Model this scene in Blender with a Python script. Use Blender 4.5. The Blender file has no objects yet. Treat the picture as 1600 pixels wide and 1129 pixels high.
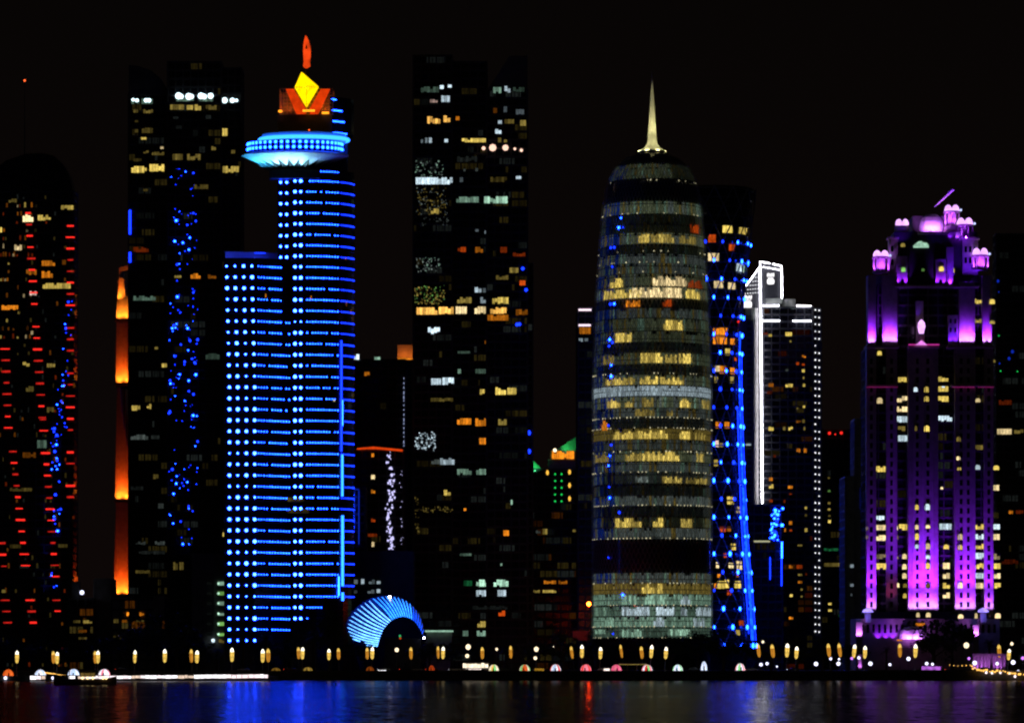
import bpy, math, random
from mathutils import Vector
random.seed(11)
SC = bpy.context.scene
COL = SC.collection
PI = math.pi

# ------------------------------------------------------------------ camera, sky, moon, exposure
K = 0.00015          # radians per photo pixel (150 mm lens, 1600 px wide photo)
CZ = 5.0             # eye height above the water
HY = 1040.0          # horizon row of the photo
GZ = 3.15             # height of the promenade and the city ground

cam_d = bpy.data.cameras.new('camera')
cam = bpy.data.objects.new('camera', cam_d)
COL.objects.link(cam)
SC.camera = cam
cam.location = (0, 0, CZ)
cam.rotation_euler = (PI / 2, 0, 0)
cam_d.sensor_width = 36
cam_d.lens = 36 / (1600 * K)
cam_d.shift_y = (HY - 564.5) / 1600
cam_d.clip_start = 1
cam_d.clip_end = 40000
cam_d.dof.use_dof = True
cam_d.dof.focus_distance = 150
cam_d.dof.aperture_fstop = 2.9

world = bpy.data.worlds.new('World')
SC.world = world
world.use_nodes = True
wn = world.node_tree.nodes
wl = world.node_tree.links
wn.clear()
w_out = wn.new('ShaderNodeOutputWorld')
w_sky = wn.new('ShaderNodeTexSky')
w_sky.sky_type = 'NISHITA'
w_sky.sun_disc = False
w_sky.sun_elevation = math.radians(-9)
w_sky.sun_rotation = math.radians(150)
w_bg = wn.new('ShaderNodeBackground')
w_bg.inputs['Strength'].default_value = 0.05
w_tc = wn.new('ShaderNodeTexCoord')
w_sep = wn.new('ShaderNodeSeparateXYZ')
w_ramp = wn.new('ShaderNodeValToRGB')      # city glow that thins out with height, the same all round
w_ramp.color_ramp.elements[0].position = 0.0
w_ramp.color_ramp.elements[0].color = (0.0040, 0.0022, 0.0020, 1)
w_ramp.color_ramp.elements[1].position = 0.17
w_ramp.color_ramp.elements[1].color = (0.0019, 0.0014, 0.0012, 1)
w_bg2 = wn.new('ShaderNodeBackground')
w_bg2.inputs['Strength'].default_value = 1.0
w_add = wn.new('ShaderNodeAddShader')
wl.new(w_sky.outputs[0], w_bg.inputs['Color'])
wl.new(w_tc.outputs['Generated'], w_sep.inputs[0])
wl.new(w_sep.outputs['Z'], w_ramp.inputs[0])
wl.new(w_ramp.outputs[0], w_bg2.inputs['Color'])
wl.new(w_bg.outputs[0], w_add.inputs[0])
wl.new(w_bg2.outputs[0], w_add.inputs[1])
wl.new(w_add.outputs[0], w_out.inputs[0])

moon_d = bpy.data.lights.new('moon', 'SUN')
moon_d.energy = 0.004
moon_d.angle = math.radians(0.5)
moon_d.color = (1.0, 0.95, 0.88)
moon = bpy.data.objects.new('moon', moon_d)
COL.objects.link(moon)
moon.rotation_euler = (math.radians(50), 0, math.radians(-30))

SC.view_settings.view_transform = 'Standard'
SC.view_settings.look = 'None'
SC.view_settings.exposure = 0
SC.view_settings.gamma = 1
SC.view_settings.use_curve_mapping = False
SC.cycles.max_bounces = 5
SC.cycles.diffuse_bounces = 2
SC.cycles.glossy_bounces = 3
SC.cycles.use_denoising = True
SC.cycles.filter_width = 1.7
SC.cycles.sample_clamp_indirect = 4
SC.cycles.caustics_reflective = False
SC.cycles.caustics_refractive = False


# ------------------------------------------------------------------ helpers
def X(px, Y): return (px - 800.0) * K * Y
def Z(py, Y): return CZ + (HY - py) * K * Y
def P(px, py, Y): return Vector((X(px, Y), Y, Z(py, Y)))
def s2l(c):
    c /= 255.0
    return c / 12.92 if c <= 0.04045 else ((c + 0.055) / 1.055) ** 2.4
def lin(rgb): return tuple(s2l(v) for v in rgb)

def emat(name, rgb, strength=1.0, noise=0.0, scale=0.6, sample=False, linear=None):
    m = bpy.data.materials.new(name)
    m.use_nodes = True
    n, l = m.node_tree.nodes, m.node_tree.links
    n.clear()
    out = n.new('ShaderNodeOutputMaterial')
    e = n.new('ShaderNodeEmission')
    e.inputs['Color'].default_value = (*(linear or lin(rgb)), 1)
    e.inputs['Strength'].default_value = strength
    if noise:
        tc = n.new('ShaderNodeTexCoord')
        nz = n.new('ShaderNodeTexNoise')
        nz.inputs['Scale'].default_value = scale
        nz.inputs['Detail'].default_value = 3
        mr = n.new('ShaderNodeMapRange')
        mr.inputs['From Min'].default_value = 0.3
        mr.inputs['From Max'].default_value = 0.7
        mr.inputs['To Min'].default_value = strength * (1 - noise)
        mr.inputs['To Max'].default_value = strength * (1 + noise)
        l.new(tc.outputs['Object'], nz.inputs['Vector'])
        l.new(nz.outputs['Fac'], mr.inputs['Value'])
        l.new(mr.outputs['Result'], e.inputs['Strength'])
    l.new(e.outputs[0], out.inputs[0])
    m.cycles.emission_sampling = 'AUTO' if sample else 'NONE'
    return m

def pmat(name, rgb, rough=0.7, metal=0.0, var=0.25, scale=0.4, bump=0.0):
    m = bpy.data.materials.new(name)
    m.use_nodes = True
    n, l = m.node_tree.nodes, m.node_tree.links
    b = n['Principled BSDF']
    b.inputs['Roughness'].default_value = rough
    b.inputs['Metallic'].default_value = metal
    tc = n.new('ShaderNodeTexCoord')
    nz = n.new('ShaderNodeTexNoise')
    nz.inputs['Scale'].default_value = scale
    nz.inputs['Detail'].default_value = 5
    l.new(tc.outputs['Object'], nz.inputs['Vector'])
    rp = n.new('ShaderNodeValToRGB')
    rp.color_ramp.elements[0].position = 0.3
    rp.color_ramp.elements[1].position = 0.7
    rp.color_ramp.elements[0].color = (*[v * (1 - var) for v in rgb], 1)
    rp.color_ramp.elements[1].color = (*[v * (1 + var) for v in rgb], 1)
    l.new(nz.outputs['Fac'], rp.inputs[0])
    l.new(rp.outputs[0], b.inputs['Base Color'])
    if bump:
        bp = n.new('ShaderNodeBump')
        bp.inputs['Strength'].default_value = bump
        l.new(nz.outputs['Fac'], bp.inputs['Height'])
        l.new(bp.outputs[0], b.inputs['Normal'])
    return m

GLASS = pmat('dark glass', (0.010, 0.012, 0.016), 0.16, 0.0, 0.2, 0.15)
CONC = pmat('concrete', (0.24, 0.23, 0.22), 0.85)
DCONC = pmat('dark cladding', (0.05, 0.05, 0.055), 0.6)
STONE = pmat('pale stone', (0.42, 0.39, 0.36), 0.85, 0, 0.18, 0.5)
WHITE = pmat('white panel', (0.75, 0.76, 0.78), 0.5, 0, 0.08)
METAL = pmat('grey metal', (0.18, 0.18, 0.19), 0.45, 0.6)
LEDGE = pmat('ledge metal', (0.016, 0.016, 0.02), 0.5)
JET = pmat('black anodised metal', (0.006, 0.006, 0.008), 0.6)
BLACK = pmat('black metal', (0.02, 0.02, 0.02), 0.5)
ASPHALT = pmat('asphalt', (0.045, 0.045, 0.047), 0.9, 0, 0.3, 0.3)
PAVE = pmat('paving', (0.16, 0.15, 0.14), 0.85, 0, 0.25, 0.5)
SAND = pmat('city ground', (0.10, 0.09, 0.08), 0.95, 0, 0.3, 0.02)
WALLST = pmat('seawall stone', (0.10, 0.095, 0.09), 0.9, 0, 0.35, 0.8)
LEAF = pmat('leaf', (0.035, 0.06, 0.022), 0.7, 0, 0.5, 0.6)
BARK = pmat('bark', (0.07, 0.05, 0.035), 0.9, 0, 0.3, 3)
TYRE = pmat('rubber', (0.015, 0.015, 0.015), 0.8)
WOOD = pmat('dhow wood', (0.06, 0.035, 0.02), 0.6, 0, 0.4, 2)
PAINT = pmat('road paint', (0.7, 0.7, 0.68), 0.7, 0, 0.15, 2)

WC = {'y': (240, 208, 100), 'c': (255, 226, 165), 'w': (208, 232, 245), 'o': (245, 140, 30), 'g': (170, 218, 190),
      'k': (150, 165, 160), 'n': (190, 165, 80), 'r': (230, 85, 20), 'p': (255, 215, 200), 'q': (152, 166, 128), 'a': (250, 186, 88), 'b': (30, 90, 255),
      'l': (160, 240, 120), 'e': (60, 200, 120)}
_wm = {}
def wmat(c, lv):
    lv = max(0.004, round(lv, 3) if lv < 0.05 else round(lv, 2) if lv < 0.2 else round(lv * 10) / 10)
    key = (c, lv)
    if key not in _wm:
        _wm[key] = emat('lit room or glint', WC[c], lv, 0.35, 0.9)
    return _wm[key]

WL = {}     # world position of each object's origin
class MB:
    def __init__(s): s.v, s.f, s.m = [], [], []
    def add(s, vs, fs, mi=0):
        o = len(s.v)
        s.v += [tuple(v) for v in vs]
        s.f += [tuple(i + o for i in f) for f in fs]
        s.m += [mi] * len(fs)
    def quad(s, a, b, c, d, mi=0): s.add([a, b, c, d], [(0, 1, 2, 3)], mi)
    def box(s, x0, x1, y0, y1, z0, z1, mi=0):
        s.add([(x0, y0, z0), (x1, y0, z0), (x1, y1, z0), (x0, y1, z0), (x0, y0, z1), (x1, y0, z1), (x1, y1, z1), (x0, y1, z1)],
              [(3, 2, 1, 0), (4, 5, 6, 7), (0, 1, 5, 4), (1, 2, 6, 5), (2, 3, 7, 6), (3, 0, 4, 7)], mi)
    def pbox(s, x0, x1, ya, yb, Y, d0, d1, mi=0):    # box from photo px extents at depth Y, running Y+d0 .. Y+d1
        s.box(X(x0, Y), X(x1, Y), Y + d0, Y + d1, Z(yb, Y), Z(ya, Y), mi)
    def prism(s, pts, z0, z1, mi=0):      # plan polygon (counter-clockwise from above)
        n = len(pts)
        s.add([(x, y, z0) for x, y in pts] + [(x, y, z1) for x, y in pts],
              [(i, (i + 1) % n, n + (i + 1) % n, n + i) for i in range(n)] + [tuple(range(n, 2 * n)), tuple(range(n - 1, -1, -1))], mi)
    def slab(s, pts, y0, y1, mi=0):       # outline in x-z, given depth
        n = len(pts)
        s.add([(x, y0, z) for x, z in pts] + [(x, y1, z) for x, z in pts],
              [(i, (i + 1) % n, n + (i + 1) % n, n + i) for i in range(n)] + [tuple(range(n - 1, -1, -1)), tuple(range(n, 2 * n))], mi)
    def pslab(s, pts, Y, d0, d1, mi=0): s.slab([(X(a, Y), Z(b, Y)) for a, b in pts], Y + d0, Y + d1, mi)
    def lathe(s, prof, cx, cy, n=24, mi=0, cap=True, sy=1.0):
        k = len(prof)
        vs = [(cx + r * math.sin(2 * PI * i / n), cy - sy * r * math.cos(2 * PI * i / n), z) for i in range(n) for r, z in prof]
        fs = [(i * k + j, ((i + 1) % n) * k + j, ((i + 1) % n) * k + j + 1, i * k + j + 1) for i in range(n) for j in range(k - 1)]
        if cap:
            fs.append(tuple(i * k + k - 1 for i in range(n)))
            fs.append(tuple(i * k for i in range(n - 1, -1, -1)))
        s.add(vs, fs, mi)
    def tube(s, pts, r, n=6, mi=0):
        pts = [Vector(p) for p in pts]
        rs = r if isinstance(r, (list, tuple)) else [r] * len(pts)
        vs = []
        for i, p in enumerate(pts):
            d = (pts[min(i + 1, len(pts) - 1)] - pts[max(i - 1, 0)]).normalized()
            u = d.cross(Vector((0, 0, 1)))
            if u.length < 0.1: u = d.cross(Vector((0, 1, 0)))
            u.normalize()
            w = d.cross(u)
            vs += [p + (u * math.cos(2 * PI * j / n) + w * math.sin(2 * PI * j / n)) * rs[i] for j in range(n)]
        fs = [(i * n + j, i * n + (j + 1) % n, (i + 1) * n + (j + 1) % n, (i + 1) * n + j) for i in range(len(pts) - 1) for j in range(n)]
        fs += [tuple(range(n - 1, -1, -1)), tuple((len(pts) - 1) * n + j for j in range(n))]
        s.add(vs, fs, mi)
    def ball(s, c, r, n=8, k=5, mi=0, sz=1.0):
        prof = [(max(0.001, r * math.sin(PI * j / k)), c[2] - r * sz * math.cos(PI * j / k)) for j in range(k + 1)]
        s.lathe(prof, c[0], c[1], n, mi, False)
    def mesh(s, name, mats, org=(0, 0, 0), smooth=False):
        me = bpy.data.meshes.new(name)
        me.from_pydata([(a - org[0], b - org[1], c - org[2]) for a, b, c in s.v], [], s.f)
        for m in (mats if isinstance(mats, (list, tuple)) else [mats]): me.materials.append(m)
        me.polygons.foreach_set('material_index', s.m)
        if smooth: me.polygons.foreach_set('use_smooth', [True] * len(s.f))
        me.update()
        return me
    def build(s, name, mats, parent=None, kind=None, label=None, smooth=False, org=None):
        o = parent and WL[parent.name] or org or Vector((0, 0, 0))
        ob = bpy.data.objects.new(name, s.mesh(name, mats, o, smooth))
        COL.objects.link(ob)
        if parent: ob.parent = parent
        else: ob.location = o
        WL[ob.name] = Vector(o)
        if kind: ob['kind'] = kind
        if label: ob['label'] = label
        return ob

def thing(name, label, cat, loc, group=None, scale=1.0, rz=0.0):
    o = bpy.data.objects.new(name, None)
    COL.objects.link(o)
    o.location = loc
    o.scale = (scale,) * 3
    o.rotation_euler.z = rz
    o['label'] = label
    o['category'] = cat
    if group: o['group'] = group
    WL[o.name] = Vector(loc)
    return o
def tag(o, label, cat, group=None):
    o['label'] = label
    o['category'] = cat
    if group: o['group'] = group
    return o
def inst(name, me, parent, loc, rz=0.0, sc=None):
    o = bpy.data.objects.new(name, me)
    COL.objects.link(o)
    o.parent = parent
    o.location = Vector(loc) - WL[parent.name]
    o.rotation_euler.z = rz
    if sc: o.scale = sc
    WL[o.name] = Vector(loc)
    return o
def dup(root, loc, label, group=None, scale=None, rz=None):
    r = root.copy()
    COL.objects.link(r)
    r.location = loc
    r['label'] = label
    if group: r['group'] = group
    if scale is not None: r.scale = scale if isinstance(scale, (tuple, list)) else (scale,) * 3
    if rz is not None: r.rotation_euler.z = rz
    for ch in list(root.children):
        c = ch.copy()
        COL.objects.link(c)
        c.parent = r
        for g in list(ch.children):
            d = g.copy()
            COL.objects.link(d)
            d.parent = c
    return r
def spot(parent, pos, target, power, col, angle=60, blend=0.8, size=0.3, name='floodlight'):
    d = bpy.data.lights.new(name, 'SPOT')
    d.energy = power
    d.color = col
    d.spot_size = math.radians(angle)
    d.spot_blend = blend
    d.shadow_soft_size = size
    o = bpy.data.objects.new(name, d)
    COL.objects.link(o)
    o.parent = parent
    o.location = Vector(pos) - WL[parent.name]
    o.rotation_euler = (Vector(target) - Vector(pos)).to_track_quat('-Z', 'Y').to_euler()
    return o
def bulb(parent, pos, power, col, size=0.3, name='glow_lamp'):
    d = bpy.data.lights.new(name, 'POINT')
    d.energy = power
    d.color = col
    d.shadow_soft_size = size
    o = bpy.data.objects.new(name, d)
    COL.objects.link(o)
    o.parent = parent
    o.location = Vector(pos) - WL[parent.name]
    return o

def win_at(parent, c, w, h, col, lv=1.0, yaw=0.0, panes=None, name='lit_window', arch=False):
    """One lit window: dark frame with mullions standing 0.2 m proud, panes set back, some with half-drawn blinds."""
    n = panes or max(1, round(w / 1.25))
    if lv < 1: lv = lv ** 1.9
    b = MB()
    fr = min(0.09, w * 0.07)
    fh = min(0.10, h * 0.08)
    b.box(-w / 2, w / 2, -0.20, 0.15, -h / 2, -h / 2 + fh)
    b.box(-w / 2, w / 2, -0.20, 0.15, h / 2 - fh, h / 2)
    for i in range(n + 1):
        x = -w / 2 + (w - fr) * i / n
        b.box(x, x + fr, -0.18, 0.15, -h / 2 + fh, h / 2 - fh)
    mats = [BLACK]
    for i in range(n):
        x0 = -w / 2 + (w - fr) * i / n + fr
        x1 = -w / 2 + (w - fr) * (i + 1) / n
        m = wmat(col, lv * random.choice((0.55, 0.8, 1.0, 1.0, 1.25)))
        if m not in mats: mats.append(m)
        z0, z1 = -h / 2 + fh, h / 2 - fh
        if random.random() < 0.25 and h > 1.5: z1 -= (z1 - z0) * random.uniform(0.15, 0.45)
        if random.random() < 0.15 and h > 1.5: z0 += (z1 - z0) * random.uniform(0.1, 0.35)
        if arch and n == 1:
            pts = [(x0, z0), (x1, z0), (x1, z0 + (z1 - z0) * .6)] + [((x0 + x1) / 2 + (x1 - x0) / 2 * math.cos(a), z0 + (z1 - z0) * (.6 + .4 * math.sin(a))) for a in (0.5, 1.05, 1.57, 2.09, 2.64)] + [(x0, z0 + (z1 - z0) * .6)]
            b.add([(x, -0.08, z) for x, z in pts], [tuple(range(len(pts)))], mats.index(m))
        else:
            b.quad((x0, -0.08, z0), (x1, -0.08, z0), (x1, -0.08, z1), (x0, -0.08, z1), mats.index(m))
    return inst(name, b.mesh(name, mats), parent, c, yaw)

def wins(parent, Y, rows, ox=0.0, oy=0.0, sc=1.0, dy=-0.12):
    """rows of (x0, y0, x1, y1, colour, level) measured in an enlarged view with origin (ox, oy) and enlargement sc"""
    for x0, y0, x1, y1, c, lv in rows:
        x0, x1, y0, y1 = ox + x0 / sc, ox + x1 / sc, oy + y0 / sc, oy + y1 / sc
        win_at(parent, P((x0 + x1) / 2, (y0 + y1) / 2, Y) + Vector((0, dy, 0)), (x1 - x0) * K * Y, (y1 - y0) * K * Y, c, lv)

def facade(parent, x0, x1, ya, yb, Y, depth, floor=13.0, bay=14.0, core=None, band=None, dim=0.0, dimc='kn', wall_name='wall', dimlv=(0.008, 0.035)):
    """A tower body: dark glazed core, joined slab edges and piers standing proud, and faintly lit rooms deep inside."""
    core, band = core or GLASS, band or DCONC
    b = MB()
    b.pbox(x0, x1, ya, yb, Y, 0.6, depth)
    w = b.build(wall_name, core, parent)
    g = MB()
    n = max(2, int((yb - ya) / floor))
    xa, xb = X(x0, Y), X(x1, Y)
    for i in range(n + 1):
        z = Z(ya + (yb - ya) * i / n, Y)
        g.box(xa - 0.25, xb + 0.25, Y + 0.25, Y + depth + 0.25, z - 0.45, z + 0.45)
    m = max(1, round((x1 - x0) / bay))
    for i in range(m + 1):
        x = xa + (xb - xa) * i / m
        g.box(x - 0.22, x + 0.22, Y + 0.1, Y + 0.75, Z(yb, Y), Z(ya, Y))
    k = max(1, round(depth / (bay * K * Y)))
    for i in range(k + 1):
        y = Y + 0.75 + (depth - 0.9) * i / k
        for x, s in ((xa, -1), (xb, 1)):
            g.box(x - 0.4, x + 0.4, y - 0.22, y + 0.22, Z(yb, Y), Z(ya, Y))
    g.build('facade_grid', band, parent, kind='stuff')
    if dim > 0:
        d = MB()
        mats = []
        for i in range(n):
            if random.random() < 0.35: continue
            za = Z(ya + (yb - ya) * (i + 1) / n, Y) + 0.5
            zb = Z(ya + (yb - ya) * i / n, Y) - 0.5
            cells = int((xb - xa) / 1.35)
            run = 0
            for j in range(cells):
                if run <= 0 and random.random() < dim * 0.35:
                    run = random.randint(1, 6)
                    mt = wmat(random.choice(dimc), random.uniform(*dimlv))
                    if mt not in mats: mats.append(mt)
                    mi = mats.index(mt)
                if run > 0:
                    run -= 1
                    xx = xa + (xb - xa) * (j + 0.08) / cells
                    x2 = xa + (xb - xa) * (j + 0.9) / cells
                    d.quad((xx, Y + 0.5, za), (x2, Y + 0.5, za), (x2, Y + 0.5, zb), (xx, Y + 0.5, zb), mi)
        if d.f: d.build('dim_window_or_glint', mats, parent, kind='stuff')
    return w

def ring(cx, cy, r, n=10):
    return [(cx + r * math.sin(2 * PI * i / n), cy - r * math.cos(2 * PI * i / n)) for i in range(n)]

# shared small lamp meshes (domes that face -Y, origin at the wall)
def dome_mesh(name, r, n, k, mat, squash=0.8):
    b = MB()
    prof = [(r * math.cos(PI / 2 * j / k), r * squash * math.sin(PI / 2 * j / k)) for j in range(k)]
    vs = [(a * math.cos(2 * PI * i / n), -h, a * math.sin(2 * PI * i / n)) for a, h in prof for i in range(n)] + [(0, -r * squash, 0)]
    fs = [(j * n + (i + 1) % n, j * n + i, (j + 1) * n + i, (j + 1) * n + (i + 1) % n) for j in range(k - 1) for i in range(n)]
    fs += [((k - 1) * n + (i + 1) % n, (k - 1) * n + i, k * n) for i in range(n)]
    b.add(vs, fs)
    return b, b.mesh(name, mat)
def put(b, src, pos, yaw=0.0, mi=0, s=1.0):
    c, sn = math.cos(yaw), math.sin(yaw)
    b.add([(pos[0] + s * (v[0] * c - v[1] * sn), pos[1] + s * (v[0] * sn + v[1] * c), pos[2] + s * v[2]) for v in src.v], src.f, mi)

BLUE_L = emat('blue white lamp', None, 1.0, linear=(0.55, 2.4, 50.0), sample=True)
BLUE_S = emat('blue lamp', None, 1.0, linear=(0.14, 1.25, 34.0), sample=True)
BLUE_D = emat('deep blue lamp', None, 1.0, linear=(0.02, 0.11, 4.5), sample=True)
BLUE_F = emat('faint blue lamp', None, 1.0, linear=(0.004, 0.02, 0.35))
BLUE_R = emat('blue rim tube', None, 1.0, linear=(0.010, 0.13, 4.2), sample=True, noise=.9, scale=.45)
CYAN_T = emat('cyan tube', None, 1.0, linear=(0.08, 0.80, 5.0), sample=True)
WHITE_T = emat('white tube', None, 1.0, linear=(18, 17.7, 20), sample=True)
RED_T = emat('red bar', None, 1.0, linear=(1.3, 0.03, 0.02), sample=True)
AV_RED = emat('aviation red', None, 1.0, linear=(2.2, 0.25, 0.05))

# ------------------------------------------------------------------ setting: water, ground, road, seawall
wm = bpy.data.materials.new('sea water')
wm.use_nodes = True
n, l = wm.node_tree.nodes, wm.node_tree.links
n.clear()
w_o = n.new('ShaderNodeOutputMaterial')
tc = n.new('ShaderNodeTexCoord')
def noise(scale, detail, loc=(0, 0, 0)):
    mp = n.new('ShaderNodeMapping')
    mp.inputs['Scale'].default_value = scale
    mp.inputs['Location'].default_value = loc
    nz = n.new('ShaderNodeTexNoise')
    nz.inputs['Scale'].default_value = 1.0
    nz.inputs['Detail'].default_value = detail
    l.new(tc.outputs['Object'], mp.inputs[0])
    l.new(mp.outputs[0], nz.inputs['Vector'])
    return nz.outputs['Fac']
def math_(op, a_, b_=None, c_=None):
    m_ = n.new('ShaderNodeMath'); m_.operation = op
    for i_, v_ in enumerate((a_, b_, c_)):
        if v_ is None: continue
        if isinstance(v_, (int, float)): m_.inputs[i_].default_value = v_
        else: l.new(v_, m_.inputs[i_])
    return m_.outputs[0]
def rng(v, f0, f1, t0, t1, smooth=False):
    m_ = n.new('ShaderNodeMapRange')
    if smooth: m_.interpolation_type = 'SMOOTHSTEP'
    for k_, q_ in (('From Min', f0), ('From Max', f1), ('To Min', t0), ('To Max', t1)): m_.inputs[k_].default_value = q_
    l.new(v, m_.inputs['Value'])
    return m_.outputs['Result']
sep = n.new('ShaderNodeSeparateXYZ')
l.new(tc.outputs['Object'], sep.inputs[0])
wind = rng(noise((0.006, 0.022, 1), 4), 0.3, 0.7, 0.12, 0.19)                      # wind patches
line = math_('ADD', sep.outputs['Y'], rng(noise((0.02, 0.0, 1), 3), 0, 1, -30, 30))
slick = rng(math_('ABSOLUTE', math_('SUBTRACT', line, 700.0)), 8, 26, 0.5, 1, True)  # a smooth slick left by a passing boat
shore = rng(sep.outputs['Y'], 880, 1300, 1.0, 0.75, True)                           # sheltered water by the wall
rough = math_('MULTIPLY', math_('MULTIPLY', wind, slick), shore)
amp = math_('MULTIPLY', slick, rng(sep.outputs['Y'], 500, 1000, 1.0, 0.35, True))
ny = math_('MULTIPLY', rng(noise((0.75, 0.085, 1), 4), 0.25, 0.75, -0.13, 0.13), amp)
nx = math_('MULTIPLY', rng(noise((0.55, 0.080, 1), 3, (37, 11, 0)), 0.25, 0.75, -0.06, 0.06), amp)
cmb = n.new('ShaderNodeCombineXYZ')
l.new(nx, cmb.inputs[0]); l.new(ny, cmb.inputs[1]); cmb.inputs[2].default_value = 1
nrm = n.new('ShaderNodeVectorMath'); nrm.operation = 'NORMALIZE'
l.new(cmb.outputs[0], nrm.inputs[0])
gl = n.new('ShaderNodeBsdfGlossy')
gl.inputs['Color'].default_value = (0.30, 0.30, 0.30, 1)
df = n.new('ShaderNodeBsdfDiffuse')
df.inputs['Color'].default_value = (0.004, 0.007, 0.010, 1)
fr = n.new('ShaderNodeFresnel')
fr.inputs['IOR'].default_value = 1.33
mx = n.new('ShaderNodeMixShader')
l.new(rough, gl.inputs['Roughness'])
l.new(nrm.outputs[0], gl.inputs['Normal'])
l.new(fr.outputs[0], mx.inputs[0])
l.new(df.outputs[0], mx.inputs[1])
l.new(gl.outputs[0], mx.inputs[2])
l.new(mx.outputs[0], w_o.inputs['Surface'])

b = MB(); b.quad((-9000, -4000, 0), (9000, -4000, 0), (9000, 1500.5, 0), (-9000, 1500.5, 0))
b.build('water', wm, kind='structure')
b = MB(); b.quad((-9000, 1500.4, GZ - 0.02), (9000, 1500.4, GZ - 0.02), (9000, 16000, GZ - 0.02), (-9000, 16000, GZ - 0.02))
b.build('ground', SAND, kind='structure')
b = MB(); b.box(-900, 900, 1501.3, 1522, GZ - 0.3, GZ)
b.build('promenade', PAVE, kind='structure')
b = MB(); b.box(-900, 900, 1522, 1522.4, GZ - 0.3, GZ + 0.03); b.box(-900, 900, 1542.4, 1542.8, GZ - 0.3, GZ + 0.12)
b.build('kerb', CONC, kind='structure')
b = MB(); b.quad((-900, 1522.4, GZ - 0.012), (900, 1522.4, GZ - 0.012), (900, 1542.4, GZ - 0.012), (-900, 1542.4, GZ - 0.012))
b.build('road', ASPHALT, kind='structure')
b = MB()
for i in range(-150, 150):
    for yy in (1527.3, 1537.2): b.quad((i * 6, yy, GZ - 0.006), (i * 6 + 3, yy, GZ - 0.006), (i * 6 + 3, yy + 0.15, GZ - 0.006), (i * 6, yy + 0.15, GZ - 0.006))
b.build('road_marking', PAINT, kind='structure')

sw = thing('seawall', 'long dark stone seawall along the water\'s edge below the promenade', 'seawall', (0, 1500, 0))
b = MB(); b.box(-900, 900, 1500, 1501.3, -2, GZ + 0.02); b.build('wall', WALLST, sw)
b = MB()
for i in range(-75, 75): b.box(i * 12 + 0.03, i * 12 + 11.97, 1499.8, 1501.5, GZ + 0.022, GZ + 0.12)
b.build('coping', CONC, sw, kind='stuff')
b = MB()
for i in range(-220, 220):
    for j in range(3): b.box(i * 3.6 + 0.05 + (j % 2) * 1.8, i * 3.6 + 3.52 + (j % 2) * 1.8, 1499.88, 1500.02, 0.25 + j * 1.08, 1.26 + j * 1.08)
b.build('stone', WALLST, sw, kind='stuff')

QY, QZ = 1445.0, 1.6     # lower quay on the left, in front of the seawall
qd = thing('quay_deck', 'low dark quay platform in front of the seawall on the left', 'quay', (X(200, QY), QY, 0))
b = MB(); b.box(X(-60, QY), X(422, QY), QY, 1499.7, -2, QZ); b.build('deck', WALLST, qd)
b = MB()
for i in range(40): b.box(X(-60 + 12.05 * i, QY) + .04, X(-60 + 12.05 * (i + 1), QY) - .04, QY - .18, QY + .6, QZ + .004, QZ + .1)
b.build('edge_stone', CONC, qd, kind='stuff')
def gz(px): return (QZ, QY + 9) if px < 421 else (GZ, None)

# ------------------------------------------------------------------ tower A: curved-top tower with red light bars (far left)
Y = 1850
t = thing('office_tower', 'dark round-topped tower with rows of short red light bars down its face', 'tower', (X(40, Y), Y, GZ))
prof = [(-36, 1046), (113, 1046), (115, 700), (116, 330), (114, 300), (108, 274), (98, 256), (84, 243), (66, 239), (40, 240), (10, 250), (-20, 272), (-36, 300)]
b = MB(); b.pslab([(x, y) for x, y in prof], Y, 0.6, 14); b.build('wall', GLASS, t)
g = MB()
for i in range(58):
    y = 300 + i * 12.8
    g.box(X(-37, Y), X(116.5, Y), Y + 0.2, Y + 14.3, Z(y, Y) - 0.35, Z(y, Y) + 0.35)
for i in range(13):
    x = -36 + i * 13.1
    g.box(X(x, Y) - 0.2, X(x, Y) + 0.2, Y + 0.1, Y + 0.7, GZ, Z(300, Y))
g.build('facade_grid', DCONC, t, kind='stuff')
d = MB(); mats = [wmat('n', 0.05), wmat('o', 0.09), wmat('o', 0.25), wmat('c', 0.25), wmat('k', 0.02), wmat('y', 0.3), wmat('r', 0.1)]
for i in range(58):
    for j in range(40):
        x = -30 + j * 3.7
        y = 300 + i * 12.8
        left = x < 48 and 310 < y < 520  # denser patch: orange reflections put in as glowing panes
        if random.random() < (0.30 if left else 0.07):
            mi = random.choice((0, 1, 1, 2, 3, 6, 5) if left else (0, 0, 1, 4, 4, 6))
            hh = random.uniform(3, 8)
            ox = random.uniform(-1.5, 1.5)
            d.quad(P(x + ox, y + 11, Y) + Vector((0, .4, 0)), P(x + ox + 2.8, y + 11, Y) + Vector((0, .4, 0)), P(x + ox + 2.8, y + 11 - hh, Y) + Vector((0, .4, 0)), P(x + ox, y + 11 - hh, Y) + Vector((0, .4, 0)), mi)
d.build('dim_window_or_glint', mats, t, kind='stuff')
wins(t, Y, [(80, 575, 118, 603, 'c', 1.3), (133, 577, 180, 598, 'y', .8), (215, 543, 260, 560, 'y', .6), (0, 620, 8, 640, 'y', .9), (50, 682, 78, 703, 'c', .8),
            (147, 738, 195, 758, 'o', .7), (147, 775, 187, 800, 'o', .8), (150, 817, 250, 838, 'y', .75), (92, 770, 130, 790, 'o', .5), (5, 895, 65, 913, 'o', .9),
            (80, 1095, 105, 1112, 'y', .6), (165, 1100, 195, 1115, 'n', .7), (30, 520, 60, 535, 'n', .4), (104, 845, 130, 862, 'p', .9), (108, 985, 118, 1000, 'c', .7)], 0, 80, 2.2575)
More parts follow.
